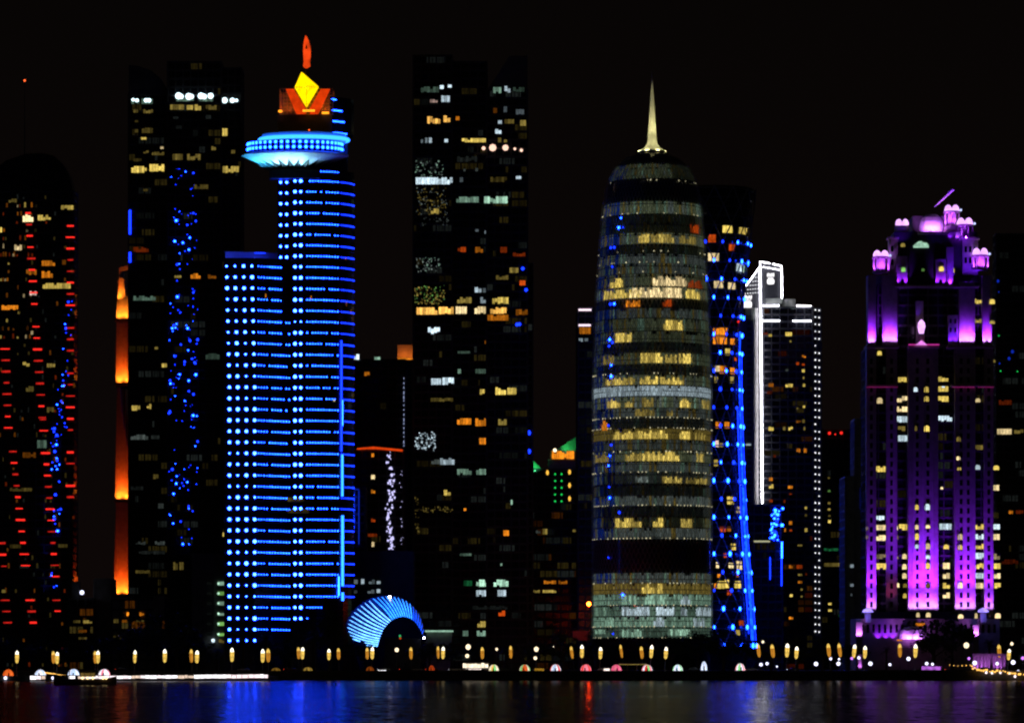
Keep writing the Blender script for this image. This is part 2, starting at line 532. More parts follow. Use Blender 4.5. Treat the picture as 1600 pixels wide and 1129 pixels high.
wins(t, Y, [(145, 150, 168, 168, 'y', .3), (70, 290, 112, 308, 'o', .3), (115, 252, 145, 278, 'g', .35), (80, 85, 105, 103, 'n', .4), (30, 400, 100, 412, 'n', .3), (30, 575, 66, 588, 'n', .25),
            (5, 715, 18, 726, 'y', .5), (180, 574, 210, 586, 'n', .3), (150, 15, 172, 26, 'y', .35), (60, 640, 90, 650, 'k', .15)], 0, 560, 1.985)
rb, rmesh = MB(), None
rb.box(-1.75, 1.75, -0.35, 0, -0.42, 0.42)
rmesh = rb.mesh('light_bar', RED_T)
rmesh2 = rb.mesh('light_bar', emat('dim red bar', None, 1.0, linear=(.5, .012, .008), noise=.5, scale=.5))
bars = []
def col_bars(path, skip=()):
    (xa, ya), (xb, yb) = path
    nn = round((yb - ya) / 17.7)
    for i in range(nn + 1):
        if i not in skip: bars.append((xa + (xb - xa) * i / max(1, nn), ya + (yb - ya) * i / max(1, nn)))
col_bars(((44, 333), (66, 652)), (9,))
col_bars(((110, 353), (110, 636)), (8, 12))
col_bars(((8, 545), (13, 668)), ())
col_bars(((20, 705), (40, 883)), ())
col_bars(((67, 655), (87, 900)), (2,))
col_bars(((110, 654), (110, 776)), (2, 5))
col_bars(((2, 848), (6, 884)), ())
col_bars(((8, 937), (12, 972)), ())
col_bars(((47, 937), (52, 972)), ())
col_bars(((88, 937), (90, 954)), ())
for x, y in bars:
    inst('light_bar', rmesh if random.random() < .55 else rmesh2, t, P(x, y, Y) + Vector((0, -0.05, 0)), 0, (random.uniform(0.6, 1.15), 1, random.uniform(0.55, 1.05)))
sb, small_blue = dome_mesh('blue_lamp_or_glint', 0.42, 6, 2, BLUE_D)
_fb, faint_blue = dome_mesh('blue_lamp_or_glint', 0.42, 6, 2, BLUE_F)
sb2, small_blue2 = dome_mesh('blue_lamp_or_glint', 0.42, 6, 2, BLUE_S)
random.seed(5)
for (xa, ya), (xb, yb), nn in (((110, 470), (98, 590), 14), ((98, 590), (84, 705), 20), ((84, 690), (92, 745), 10), ((92, 745), (82, 920), 16), ((104, 655), (88, 700), 7)):
    for i in range(nn):
        f = random.random()
        inst('blue_lamp_or_glint', random.choice((small_blue, small_blue, small_blue2)), t, P(xa + (xb - xa) * f + random.gauss(0, 4), ya + (yb - ya) * f, Y) + Vector((0, -0.02, 0)), 0, (random.choice((.45, .6, .8, 1.4)) * random.uniform(.8, 1.15),) * 3)
for y0 in (760, 820, 880):
    spot(t, P(72, y0 + 60, Y) + Vector((0, -2.2, 0)), P(73, y0, Y), 1500, (0.03, 0.05, 1), 50)
b = MB(); b.tube([P(36, 242, Y) + Vector((0, 6, 0)), P(36, 125, Y) + Vector((0, 6, 0))], [0.25, 0.08], 5); mast = b.build('mast', BLACK, t)
b = MB(); b.ball(P(36, 123, Y) + Vector((0, 6, 0)), 0.5); b.build('beacon', AV_RED, mast)

# ------------------------------------------------------------------ tower B: stepped tower edge lit orange
Y = 1990
t = thing('stepped_tower', 'narrow stepped tower flank floodlit orange in stacked stages', 'tower', (X(192, Y), Y, GZ))
OR = (1.0, 0.21, 0.012)
ORR = (1.0, 0.030, 0.001)
def stage(pts, lit, name='stage'):
    b = MB(); b.pslab(pts, Y, 0, 26); s = b.build(name, STONE, t)
    xs = [p[0] for p in pts]; yb_ = max(p[1] for p in pts)
    x0, x1 = min(p[0] for p in pts if p[1] > yb_ - 3), max(p[0] for p in pts if p[1] > yb_ - 3)
    r = MB()
    for i in range(1, 6):
        x = x0 + (x1 - x0) * i / 6
        ytop = min(p[1] for p in pts) + 4
        r.box(X(x, Y) - 0.12, X(x, Y) + 0.12, Y - 0.3, Y, Z(yb_ - 2, Y), Z(ytop + abs(i - 3) * 3, Y))
    if lit: r.build('rib', STONE, s, kind='stuff')
    lg = MB(); lg.pbox(x0 - 1.0, x1 + 1.0, yb_, yb_ + 2.2, Y, -3.6, 26.5); lg.build('ledge', DCONC, s)
    for pw, off, up, ang in lit:
        for k in (0.25, 0.75):
            xx = x0 + (x1 - x0) * k
            spot(t, P(xx, yb_ - 1, Y) + Vector((0, -off, 0)), P(xx, yb_ - up, Y), pw, OR if up < 25 else ORR, ang, 1.0)
stage([(178, 930), (204, 930), (203.5, 785), (181, 785)], [(6800, 2.6, 14, 100), (13000, 3.4, 60, 60)])
stage([(180, 782), (204, 782), (204, 728), (190, 640), (188, 604), (182.5, 604)], [(6800, 2.6, 14, 100), (11000, 3.4, 55, 60)])
stage([(181, 600), (206, 600), (204, 504), (182, 504)], [(6800, 2.6, 13, 100), (8000, 3.4, 45, 60)])
stage([(181, 500), (203.5, 500), (199, 462), (183, 470)], [(6500, 2.6, 14, 100)])
stage([(184, 468), (196.5, 465), (193, 434), (186, 434)], [(3500, 3.0, 10, 110), (1200, 3.2, 30, 70)])
b = MB(); b.pslab([(186, 434), (192, 432), (192, 424), (202, 420), (202, 413), (186, 418)], Y, 1, 6); b.build('roof_arm', STONE, t)
b = MB(); b.pbox(206.5, 330, 470, 1046, Y, 4, 30); b.build('wall', GLASS, t)

# ------------------------------------------------------------------ tower C: dark twin tower with bright roof lamps and blue specks
Y = 1900
t = thing('office_tower', 'tall dark tower with white roof floodlamps and a band of blue specks', 'tower', (X(290, Y), Y, GZ))
facade(t, 262, 345, 97, 1046, Y, 45, 13, 12, dim=0.12)
facade(t, 345.4, 377, 107, 1046, Y + 5, 14, 13, 11, dim=0.15, wall_name='wing')
facade(t, 201, 261.6, 148, 1046, Y + 5, 40, 13, 12, dim=0.30, wall_name='wing')
b = MB(); b.pslab([(201, 148), (261.5, 148), (252, 124), (236, 110), (216, 103), (201, 101)], Y + 5, 1, 38); b.build('roof_screen', DCONC, t)
wins(t, Y, [(600, 188, 650, 208, 'n', .6), (658, 190, 682, 208, 'y', .7), (686, 188, 710, 210, 'y', .8), (725, 190, 765, 208, 'n', .4),
            (608, 362, 645, 385, 'n', .45), (660, 362, 708, 385, 'n', .5), (745, 335, 762, 350, 'n', .5), (685, 470, 735, 487, 'n', .35),
            (672, 783, 708, 803, 'o', .8), (733, 787, 763, 803, 'o', .5), (615, 790, 640, 800, 'n', .6), (725, 1065, 775, 1087, 'g', .22), (610, 230, 630, 240, 'k', .15),
            (725, 225, 745, 240, 'k', .15), (620, 262, 642, 275, 'k', .12)], 0, 80, 2.2575)
wins(t, Y + 5, [(470, 205, 488, 218, 'n', .4), (505, 205, 540, 220, 'n', .5), (780, 272, 803, 300, 'y', .9), (497, 303, 517, 313, 'y', .8), (565, 336, 578, 346, 'c', .8),
                (505, 350, 525, 362, 'n', .4), (535, 355, 580, 368, 'n', .4), (815, 348, 830, 362, 'n', .4), (463, 405, 518, 430, 'y', .95), (527, 398, 580, 425, 'y', .95),
                (785, 405, 843, 430, 'y', .7), (500, 270, 540, 290, 'n', .3), (475, 240, 488, 252, 'n', .3), (475, 275, 488, 288, 'n', .3), (470, 690, 525, 710, 'r', .35), (470, 862, 550, 880, 'g', .35), (570, 1100, 590, 1115, 'y', .8),
                (545, 1035, 558, 1052, 'n', .6), (470, 378, 500, 390, 'n', .25), (505, 485, 522, 495, 'n', .3)], 0, 80, 2.2575)
wins(t, Y + 5, [(408, 145, 435, 162, 'y', .7), (455, 140, 470, 157, 'y', .7), (405, 235, 460, 252, 'k', .4), (468, 237, 495, 250, 'k', .2), (420, 566, 452, 578, 'k', .25), (480, 565, 512, 578, 'k', .3),
                (490, 448, 508, 465, 'k', .25), (475, 358, 492, 374, 'n', .35), (665, 110, 682, 124, 'o', .4), (690, 538, 699, 552, 'y', .8), (420, 655, 465, 666, 'n', .3), (430, 595, 512, 607, 'k', .15), (405, 395, 445, 408, 'k', .12)], 0, 560, 1.985)
wins(t, Y, [(537, 630, 552, 655, 'n', .4), (556, 630, 570, 655, 'n', .4)], 0, 560, 1.985)
ROOFL = emat('roof floodlamp', (215, 245, 255), 2.2)
rbs, roofm = dome_mesh('roof_lamp', 1.0, 8, 3, ROOFL)
for x, y, s in ((208, 156, .8), (214, 157, .9), (228, 157, 1.0), (233, 157, 1.0), (279, 150, 1.6), (283, 151, 1.2), (295, 151, 1.6), (299, 151, 1.2), (314, 150, 1.5), (319, 151, 1.3), (329, 150, 1.4), (351, 157, 1.4), (363, 157, 1.2), (369.5, 157, .8)):
    o = Y - 0.4 if 262 < x < 345 else Y + 4.6
    inst('roof_lamp', roofm, t, P(x, y, o), 0, (s, s, s))
wins(t, Y - 0.2, [(275, 152, 303, 159, 'g', .45), (311, 152, 333, 159, 'g', .45)])
wins(t, Y + 4.8, [(205, 154, 218, 163, 'g', .4), (221, 154, 239, 163, 'g', .45), (348, 155, 372, 161, 'g', .3)])
random.seed(21)
ctr = 286
for i in range(165):
    f = random.random()
    y = 266 + f * 610
    if random.random() < .4: y = random.choice((275, 300, 345, 490, 512, 525, 590, 640, 720, 745)) + random.gauss(0, 14)
    x = random.uniform(264, 309)
    x = min(max(x, 264), 309)
    inst('blue_lamp_or_glint', random.choice((small_blue, small_blue, small_blue2)), t, P(x, min(max(y, 264), 930), Y) + Vector((0, 0.02, 0)), 0, (random.choice((.35, .5, .6, .8, 1.3)) * random.uniform(.8, 1.15),) * 3)
b = MB()
for y0, y1 in ((328, 366), (394, 410)): b.pbox(201.3, 204.8, y0, y1, Y + 5, -0.3, 0.2)
b.build('blue_strip', BLUE_D, t)

# ------------------------------------------------------------------ tower D: the blue-lit hotel tower
Y = 1760
t = thing('hotel_tower', 'tall blue-dotted tower with a saucer deck and glowing orange crown', 'tower', (X(455, Y), Y, GZ))
def plan(pts): return [(X(px, Y + dy), Y + dy) for px, dy in pts]
ARC = [(475 + 80 * math.sin(a), 17.5 * (1 - math.cos(a))) for a in [math.radians(5 + 9 * i) for i in range(9)]]
sh_front = [(434, 5), (456, 5), (456.2, 0), (475, 0)] + ARC
shaft = sh_front + [(553.5, 50), (434, 50)]
blk_front = [(350, -3), (398, -3), (410, -1.5), (424, 0), (436, 1.6), (453, 4)]
block = blk_front + [(453, 4.8), (447, 48), (350, 48)]
b = MB(); b.prism(plan(shaft), GZ - 1, Z(264.6, Y)); b.build('shaft', GLASS, t)
b = MB(); b.prism(plan([(434, 9), (519, 9), (519, 30), (434, 30)]), Z(270, Y) + .02, Z(205, Y)); b.build('upper_core', DCONC, t)
b = MB(); b.prism(plan([(519.3, 13), (543, 14), (543, 40), (519.3, 40)]), Z(270, Y) + .02, Z(205, Y)); b.build('upper_wing', DCONC, t)
b = MB(); b.prism(plan([(518, 2.6)] + [p for p in ARC if p[0] > 519][:5] + [(543, 40), (518, 40)]), Z(205, Y) + 0.02, Z(150, Y)); b.build('upper_wing', GLASS, t)
b = MB(); b.prism(plan(block), GZ - 1, Z(404, Y)); b.build('side_block', GLASS, t)
b = MB(); b.prism(plan([(352, 2), (440, 8), (440, 40), (352, 40)]), Z(403.9, Y), Z(392, Y)); b.build('roof_screen', WHITE, t)
for x in (360, 385, 410): spot(t, P(x, 402, Y + 1) + Vector((0, -2.5, 0)), P(x, 390, Y + 6), 260, (0.03, 0.06, 1), 120)
b = MB(); b.pbox(398, 414, 394, 395.3, Y, 1.6, 1.9); b.build('roof_strip', BLUE_D, t)
rows = [416.8 + 17.15 * r if r >= 0 else 416.8 + 16.75 * r for r in range(-8, 35)]
led = MB()
def off(pts, o): return plan([(px + (o * 2 if px > 545 else 0), dy - o) for px, dy in pts])
for r, py in enumerate(rows):
    z = Z(py + 4.6, Y)
    led.prism(off(sh_front, 0.75) + plan([(554, 30), (434, 30)]), z - 0.3, z)
    if py > 410: led.prism(off(blk_front, 0.75) + plan([(453, 10), (350, 10)]), z - 0.28, z + 0.02)
led.build('floor_ledge', LEDGE, t, kind='stuff')
sl = MB()
for r, py in enumerate(rows):
    for f in (0.5,):
        z = Z(py + 4.6 + 8.6, Y)
        sl.prism(off(sh_front, 0.15) + plan([(554, 30), (434, 30)]), z - 0.12, z + 0.12)
        if py > 410: sl.prism(off(blk_front, 0.15) + plan([(453, 10), (350, 10)]), z - 0.1, z + 0.14)
sl.build('transom', JET, t, kind='stuff')
bigsrc, bigm = dome_mesh('facade_lamp', 0.70, 8, 3, BLUE_L)
midsrc, midm = dome_mesh('facade_lamp', 0.60, 6, 2, BLUE_S)
def face_pt(front, px):
    for (xa, da), (xb, db) in zip(front, front[1:]):
        if xa <= px <= xb:
            f = (px - xa) / (xb - xa)
            return da + (db - da) * f, math.atan2((db - da), (xb - xa) * K * Y)
    return front[-1][1], 1.2
small = MB()
nbig = 0
random.seed(9)
for r, py in enumerate(rows):
    z = Z(py, Y)
    if py > 410:
        lf = min(1, (py - 414) / 190)
        for x0 in (354, 367, 380.5, 393.5):
            x = x0 + 4.5 * lf
            dy, yaw = face_pt(blk_front, x)
            s = random.choice((.62, .8, .9, .95, 1.0, 1.08)) * random.uniform(.92, 1.06) * (0.8 if py > 930 and x0 in (367, 380.5) else 1)
            inst('facade_lamp', bigm, t, (X(x, Y + dy), Y + dy - 0.1, z), yaw, (s,) * 3); nbig += 1
        xs = [404 + 4.35 * i for i in range(12)]
        gap = random.choice((None, None, None, 3, 4))
        for i, x in enumerate(xs):
            if py > 985 or (i == gap) or (py < 490 and x > 441): continue
            if x > 441 and random.random() < 0.2 and py < 700: continue
            dy, yaw = face_pt(blk_front, x)
            put(small, midsrc, (X(x, Y + dy), Y + dy - 0.1, z - i * 0.02), yaw, 0, random.uniform(0.42, 0.52) if i < 4 else random.uniform(0.5, 0.66))
    if py < 402:
        for x in (438.5, 448):
            dy, yaw = face_pt(sh_front, x)
            inst('facade_lamp', bigm, t, (X(x, Y + dy), Y + dy - 0.1, z), 0, (random.uniform(.72, .9),) * 3); nbig += 1
    if py < 978:
        for x in (461, 470):
            dim = py in rows[9 + 4:9 + 5]
            inst('facade_lamp', bigm, t, (X(x, Y), Y - 0.1, z), 0, (random.uniform(.8, 1.05) * (0.6 if dim else 1),) * 3); nbig += 1
    xmax = 528 if py < 935 else (505 if py < 950 else 490 if py < 965 else 482)
    if py < 970:
        for i in range(12):
            x = 480 + 4.35 * i
            if x > xmax: break
            if random.random() < 0.05: continue
            dy, yaw = face_pt(sh_front, x)
            put(small, midsrc, (X(x, Y + dy), Y + dy - 0.1, z), yaw, 0, random.uniform(0.46, 0.62))
    if py < 935:
        for i in range(10):
            f = i / 9
            a = math.radians(47 + 30 * f)
            x, dy = 475 + 80 * math.sin(a), 17.5 * (1 - math.cos(a))
            put(small, midsrc, (X(x, Y + dy), Y + dy - 0.15, z), a * 0.9, 1, random.uniform(0.55, 0.7))
for py, x0_, x1_ in ((267.4, 480, 530), (250, 533, 545), (257.5, 534, 552)):
    x = x0_
    while x < x1_ and py > 260:
        dy, yaw = face_pt(sh_front, x)
        put(small, midsrc, (X(x, Y + dy), Y + dy - .1, Z(py, Y)), yaw, 0, .5); x += 4.35
small.build('small_facade_lamp', [BLUE_S, BLUE_D], t, kind='stuff')
# lamps on the curved wing beside the crown
for py, x0, nn in ((154, 519, 3), (171, 520, 6), (188, 521, 7), (206, 522, 8)):
    for i in range(nn):
        x = x0 + i * 2.7
        dy, yaw = face_pt(sh_front, x)
        inst('facade_lamp', midm, t, (X(x, Y + dy), Y + dy - 0.15, Z(py, Y)), yaw, (0.62,) * 3)
# blue vertical strips
for px, ya, yb, mt, w in ((533.5, 532, 705, BLUE_D, 1.4), (534.5, 625, 665, BLUE_S, 1.6), (535, 710, 775, CYAN_T, 1.6), (535.4, 805, 915, CYAN_T, 1.9), (535.5, 925, 938, CYAN_T, 1.9), (529.6, 900, 930, BLUE_S, 1.2)):
    dy, yaw = face_pt(sh_front, px)
    b = MB(); b.pbox(px - w, px + w, ya, yb, Y + dy, -1.1, -0.3); b.build('light_strip', mt, t)
# lit rooms among the lamps
for px, py, w, c, lv in ((462, 780, 26, 'n', .3), (466, 798, 34, 'n', .25), (486, 465, 2.5, 'o', .6), (415, 462, 2.5, 'o', .6), (540, 403, 3, 'o', .5), (548, 487, 4, 'o', .4), (541, 475, 2.5, 'o', .5), (522, 624, 4, 'c', .6)):
    dy, yaw = face_pt(sh_front if px > 455 else blk_front, px)
    win_at(t, P(px, py, Y + dy) + Vector((0, -0.2, 0)), w * K * Y, 7 * K * Y, c, lv, yaw)

# saucer deck (oval in plan)
DC = (X(461, Y + 9), Y + 9)
zr = Z(244, Y + 9)
R0 = 83.5 * K * (Y + 9)
SY = 0.66
b = MB(); b.lathe([(9.6, Z(264.5, Y + 9)), (R0 * .62, Z(257, Y + 9)), (R0 * .86, Z(249, Y + 9)), (R0, zr), (R0, zr + 0.4), (R0 * .9, zr + 0.8)], *DC, 64, 0, True, SY)
b.build('saucer', WHITE, t, smooth=False)
fin = MB()
for i in range(24):
    a = 2 * PI * (i + .5) / 24
    u = Vector((math.sin(a), -math.cos(a) * SY, 0)); w = Vector((math.cos(a), math.sin(a) * SY, 0)).normalized()
    c = Vector((DC[0], DC[1], 0))
    z0, z1 = Z(263.0, Y + 9), Z(252, Y + 9)
    fin.add([c + u * 11.0 + w * 1.5 + Vector((0, 0, z0)), c + u * 11.0 - w * 1.5 + Vector((0, 0, z0)), c + u * R0 * .76 + Vector((0, 0, z1 - .35)), c + u * 11.5 + Vector((0, 0, z0 - .9))],
            [(0, 1, 2), (0, 2, 3), (1, 3, 2), (0, 3, 1)])
fin.build('soffit_fin', JET, t, kind='stuff')
SD = 0.55
rd = 73 * K * Y
b = MB(); b.lathe([(rd, zr + 0.5), (rd, Z(222.5, Y + 9))], *DC, 64, 0, True, SD); b.build('deck_drum', GLASS, t)
b = MB(); b.lathe([(10.5, Z(278, Y + 9)), (10.5, Z(263, Y + 9))], *DC, 32, 0, True, SY); b.build('neck', DCONC, t)
b = MB(); b.prism(plan([(421, -1.5), (500, -1.5), (500, 6), (421, 6)]), Z(279, Y), Z(266, Y)); b.build('neck_beam', DCONC, t)
for i in range(48):
    a = 2 * PI * i / 48
    for py in (226, 234):
        x, y = DC[0] + (rd + .3) * math.sin(a), DC[1] - (rd + .3) * SD * math.cos(a)
        if math.cos(a) > -0.1: inst('deck_lamp', midm, t, (x, y, Z(py, Y + 9)), a, (1.25,) * 3)
bb = MB(); bb.lathe([(rd + .1, Z(230, Y + 9) - .2), (rd + .5, Z(230, Y + 9) - .15), (rd + .5, Z(230, Y + 9) + .15), (rd + .1, Z(230, Y + 9) + .2)], *DC, 64, 0, False, SD); bb.build('deck_ledge', DCONC, t)
NC = (X(475, Y + 9), Y + 9)
tb = MB()
rr = 69.5 * K * Y
pts = [(NC[0] + rr * math.sin(2 * PI * i / 64), NC[1] - rr * .68 * math.cos(2 * PI * i / 64), Z(219, Y + 9)) for i in range(65)]
tb.tube(pts, 0.75, 8); tb.build('neon_ring', CYAN_T, t, smooth=True)
b = MB(); b.lathe([(rr - 0.9, Z(222, Y + 9)), (rr - 0.9, Z(211, Y + 9))], *NC, 64, 0, True, .68); b.build('ring_wall', WHITE, t)
for i in range(13):
    a = math.radians(-90 + 15 * i)
    p = Vector((DC[0] + 15 * math.sin(a), DC[1] - 15 * SY * math.cos(a), Z(270, Y + 9)))
    q = Vector((DC[0] + 18 * math.sin(a), DC[1] - 18 * SY * math.cos(a), Z(250, Y + 9)))
    spot(t, p, q, 6200 if abs(a) < 0.6 else 2600, (0.05, 0.52, 1.0) if abs(a) > 0.6 else (0.30, 0.72, 1.0), 150, 0.6)
b = MB(); b.ball((X(483, Y - 8), Y - 8.5, Z(203.5, Y - 8)), 0.35); b.build('beacon', AV_RED, t)
# crown
b = MB(); b.prism(plan([(434, 3), (519, 1.5), (519, 24), (434, 24)]), Z(205, Y), Z(178.5, Y)); b.build('crown_base', DCONC, t)
CG = pmat('crown lattice paint', (0.45, 0.30, 0.22), 0.6)
g = MB()
zt, zb = Z(138, Y), Z(178, Y)
for dy in (2, 22):
    for i in range(15):
        x = X(437 + 83 * i / 14, Y + dy)
        g.box(x - 0.13, x + 0.13, Y + dy, Y + dy + 0.3, zb, zt)
    for j in range(8):
        z = zb + (zt - zb) * j / 7
        g.box(X(437, Y + dy), X(520, Y + dy), Y + dy - 0.02, Y + dy + 0.28, z - 0.10, z + 0.10)
for i in range(6):
    y = Y + 2.4 + i * 3.9
    for px in (437, 520):
        g.box(X(px, Y + 2) - 0.14, X(px, Y + 2) + 0.14, y - .12, y + .12, zb, zt)
for px in (437, 520):
    for j in range(8):
        z = zb + (zt - zb) * j / 7
        g.box(X(px, Y + 2) - 0.12, X(px, Y + 2) + 0.12, Y + 2.3, Y + 22, z - .1, z + .1)
g.build('crown_lattice', CG, t, kind='stuff')
b = MB(); b.prism(plan([(441, 10), (516, 10), (516, 20), (441, 20)]), zb, Z(141, Y)); b.build('crown_core', DCONC, t)
FINO = emat('orange fin glow', (235, 62, 8), 0.85, 0.3, 0.35)  # lamplight on the fins put into their own glow
for pts in ([(446, 139), (459, 139), (478, 170), (478, 178), (463, 178)], [(516, 139), (501, 139), (484, 170), (484, 178), (497, 178)]):
    b = MB(); b.pslab(pts if pts[0][0] < 480 else pts[::-1], Y + 1, 0.2, 1.0); b.build('crown_fin', FINO, t)
YEL = emat('yellow lantern glass', (255, 214, 0), 1.5, 0.3, 0.22, sample=True)
b = MB()
L_, T_, R_, B_ = P(460, 137, Y), P(471, 112, Y), P(498.5, 136, Y), P(479, 169, Y)
F_, K_ = P(480, 138, Y) + Vector((0, -4.5, 0)), P(480, 138, Y) + Vector((0, 4.5, 0))
b.add([L_, T_, R_, B_, F_, K_], [(0, 4, 1), (1, 4, 2), (2, 4, 3), (3, 4, 0), (1, 5, 0), (2, 5, 1), (3, 5, 2), (0, 5, 3)])
cl = b.build('crown_lantern', YEL, t)
b = MB()
for p, q in ((L_, T_), (T_, R_), (R_, B_), (B_, L_), (F_, L_), (F_, T_), (F_, R_), (F_, B_)): b.tube([p + Vector((0, -.05, 0)), q + Vector((0, -.05, 0))], .06, 4)
b.build('lantern_frame', CG, cl)
WARMS = emat('warm strip lamp', (255, 150, 30), 2.0, 0.2, 0.8, sample=True)
for xa, xb, py in ((435, 441, 174), (473, 492, 173), (503, 514, 176.5)):
    b = MB(); b.pbox(xa, xb, py - 1.6, py + 1.6, Y, -0.4, 0.3); b.build('crown_strip', WARMS, t)
for x in (442, 452, 466, 480, 494, 506, 516): spot(t, P(x, 177, Y + 6), P(x, 150, Y + 10), 2600, (1, 0.13, 0.01), 120, 0.8)
# leaf-shaped finial, its orange uplight put into the glow
FIN = emat('finial glow', (240, 70, 18), 0.85, 0.45, 0.22)
b = MB()
prof = [(0.5, 107), (1.5, 104), (1.35, 96), (1.55, 88), (1.6, 80), (1.45, 72), (1.0, 64), (0.45, 58), (0.05, 55.5)]
vs = []
for j, (r, py) in enumerate(prof):
    cx = X(478.5 + 1.2 * math.sin(j * .5), Y + 8)
    for i in range(8):
        a = 2 * PI * i / 8
        vs.append((cx + r * math.cos(a), Y + 8 + r * 0.6 * math.sin(a), Z(py, Y + 8)))
b.add(vs, [(j * 8 + i, j * 8 + (i + 1) % 8, (j + 1) * 8 + (i + 1) % 8, (j + 1) * 8 + i) for j in range(len(prof) - 1) for i in range(8)])
fo = b.build('finial', FIN, t)
b = MB(); b.tube([P(477, 138, Y + 8), P(477.5, 106, Y + 8)], 0.25, 6); b.build('finial_mast', BLACK, t)
b = MB(); b.tube([P(479, 77, Y + 8) + Vector((0, -1.1, 0)), P(479, 71, Y + 8) + Vector((0, -1.0, 0))], [0.5, 0.15], 5); b.build('finial_slot', BLACK, fo)

# ------------------------------------------------------------------ ribbed shell pavilion
Y = 1690
t = thing('ribbed_pavilion', 'shell-shaped pavilion of glowing blue ribs round a dark arched mouth', 'pavilion', (X(605, Y), Y, GZ))
def spline(pts, f):
    f *= len(pts) - 1
    i = min(int(f), len(pts) - 2); u = f - i
    p0, p1, p2, p3 = pts[max(i - 1, 0)], pts[i], pts[i + 1], pts[min(i + 2, len(pts) - 1)]
    return [0.5 * ((2 * p1[k]) + (-p0[k] + p2[k]) * u + (2 * p0[k] - 5 * p1[k] + 4 * p2[k] - p3[k]) * u * u + (-p0[k] + 3 * p1[k] - 3 * p2[k] + p3[k]) * u ** 3) for k in (0, 1)]
OUT = [(556, 1004), (546, 993), (540.5, 980), (543, 967), (551, 954), (563, 943), (577, 935), (592, 931), (606, 929.5), (620, 931.5), (634, 937), (646, 947), (655, 960), (661, 977), (663, 997)]
INN = [(591, 1009), (592.5, 1004), (594, 998), (597, 990), (601, 982), (606.5, 975), (612.5, 969.5), (619, 966), (626, 964), (633, 964), (640, 966), (647, 971), (653, 979), (658, 988), (660.5, 998)]
def shell_pt(f, v):
    o, i_ = spline(OUT, f), spline(INN, f)
    dep = 20 * (1 - v) ** 1.4
    bul = -1.2 * math.sin(PI * v)
    px, py = o[0] + (i_[0] - o[0]) * v, o[1] + (i_[1] - o[1]) * v
    px, py = px + 2.2 * math.sin(PI * v) * (1 - f), py + (3.5 * math.sin(PI * v) if f < .45 else -2.0 * math.sin(PI * v)) * (1 - abs(f - .2))
    p = P(px, py, Y + dep + bul)
    return p
b = MB()
NU, NV = 60, 10
vs = [shell_pt(i / NU, j / NV) + Vector((0, 0.7, 0)) for i in range(NU + 1) for j in range(NV + 1)]
b.add(vs, [(i * (NV + 1) + j, (i + 1) * (NV + 1) + j, (i + 1) * (NV + 1) + j + 1, i * (NV + 1) + j + 1) for i in range(NU) for j in range(NV)])
BLSH = pmat('blue shell cladding', (0.02, 0.04, 0.16), 0.5)
b.build('shell', BLSH, t, smooth=True)
b = MB()
back = [(*shell_pt(i / 30, 0)[:],) for i in range(31)]
vs = []
for x, y, z in back: vs += [(x, y + 0.7, z), (x * 0.9 + X(605, Y) * 0.1, y + 14, max(GZ, z * 0.75 + 1)), (x * 0.7 + X(605, Y) * 0.3, y + 24, GZ - .5)]
b.add(vs, [(i * 3 + j, i * 3 + 3 + j, i * 3 + 4 + j, i * 3 + 1 + j) for i in range(30) for j in range(2)])
b.build('rear_shell', BLSH, t)
RIB1 = emat('pale blue rib light', None, 1.0, linear=(0.45, 1.5, 4.0), sample=True, noise=0.35, scale=0.5)
RIB2 = emat('sky blue rib light', None, 1.0, linear=(0.08, 0.8, 4.0), sample=True, noise=0.35, scale=0.5)
RIB3 = emat('deep blue rib light', None, 1.0, linear=(0.015, 0.18, 2.2), sample=True, noise=0.35, scale=0.5)
nr = 30
for k in range(nr):
    f = 0.02 + 0.96 * k / (nr - 1)
    v0 = 0.05
    if k == 0: v0 = 0.45
    segs = [(v0, 0.98)] if k != 1 else [(0.05, 0.28), (0.45, 0.98)]
    b = MB()
    for va, vb in segs:
        b.tube([shell_pt(f, va + (vb - va) * j / 9) for j in range(10)], [0.10 + 0.15 * min(1, j / 4) * (1 - .4 * f) for j in range(10)], 5)
    b.build('rib', RIB1 if k < 13 else RIB2 if k < 23 else RIB3, t)
b = MB(); b.tube([shell_pt(i / 40, 1.0) + Vector((0, -0.2, 0)) for i in range(41)], 0.3, 5); b.build('mouth_rim', DCONC, t)
b = MB(); b.pbox(600, 657, 996, 1046, Y, 6, 9); b.build('mouth_wall', GLASS, t)
b = MB(); b.ball(P(609, 932, Y + 15), 0.55); b.ball(P(662, 996, Y + 4), 0.5); b.build('beacon', WHITE_T, t, kind='stuff')
b = MB(); b.ball(P(625, 993, Y + 3), 0.5); b.build('doorway_lamp', wmat('e', .7), t)
b = MB(); b.ball(P(625.5, 996.5, Y + 3), 0.45); b.build('doorway_lamp', wmat('r', .5), t)

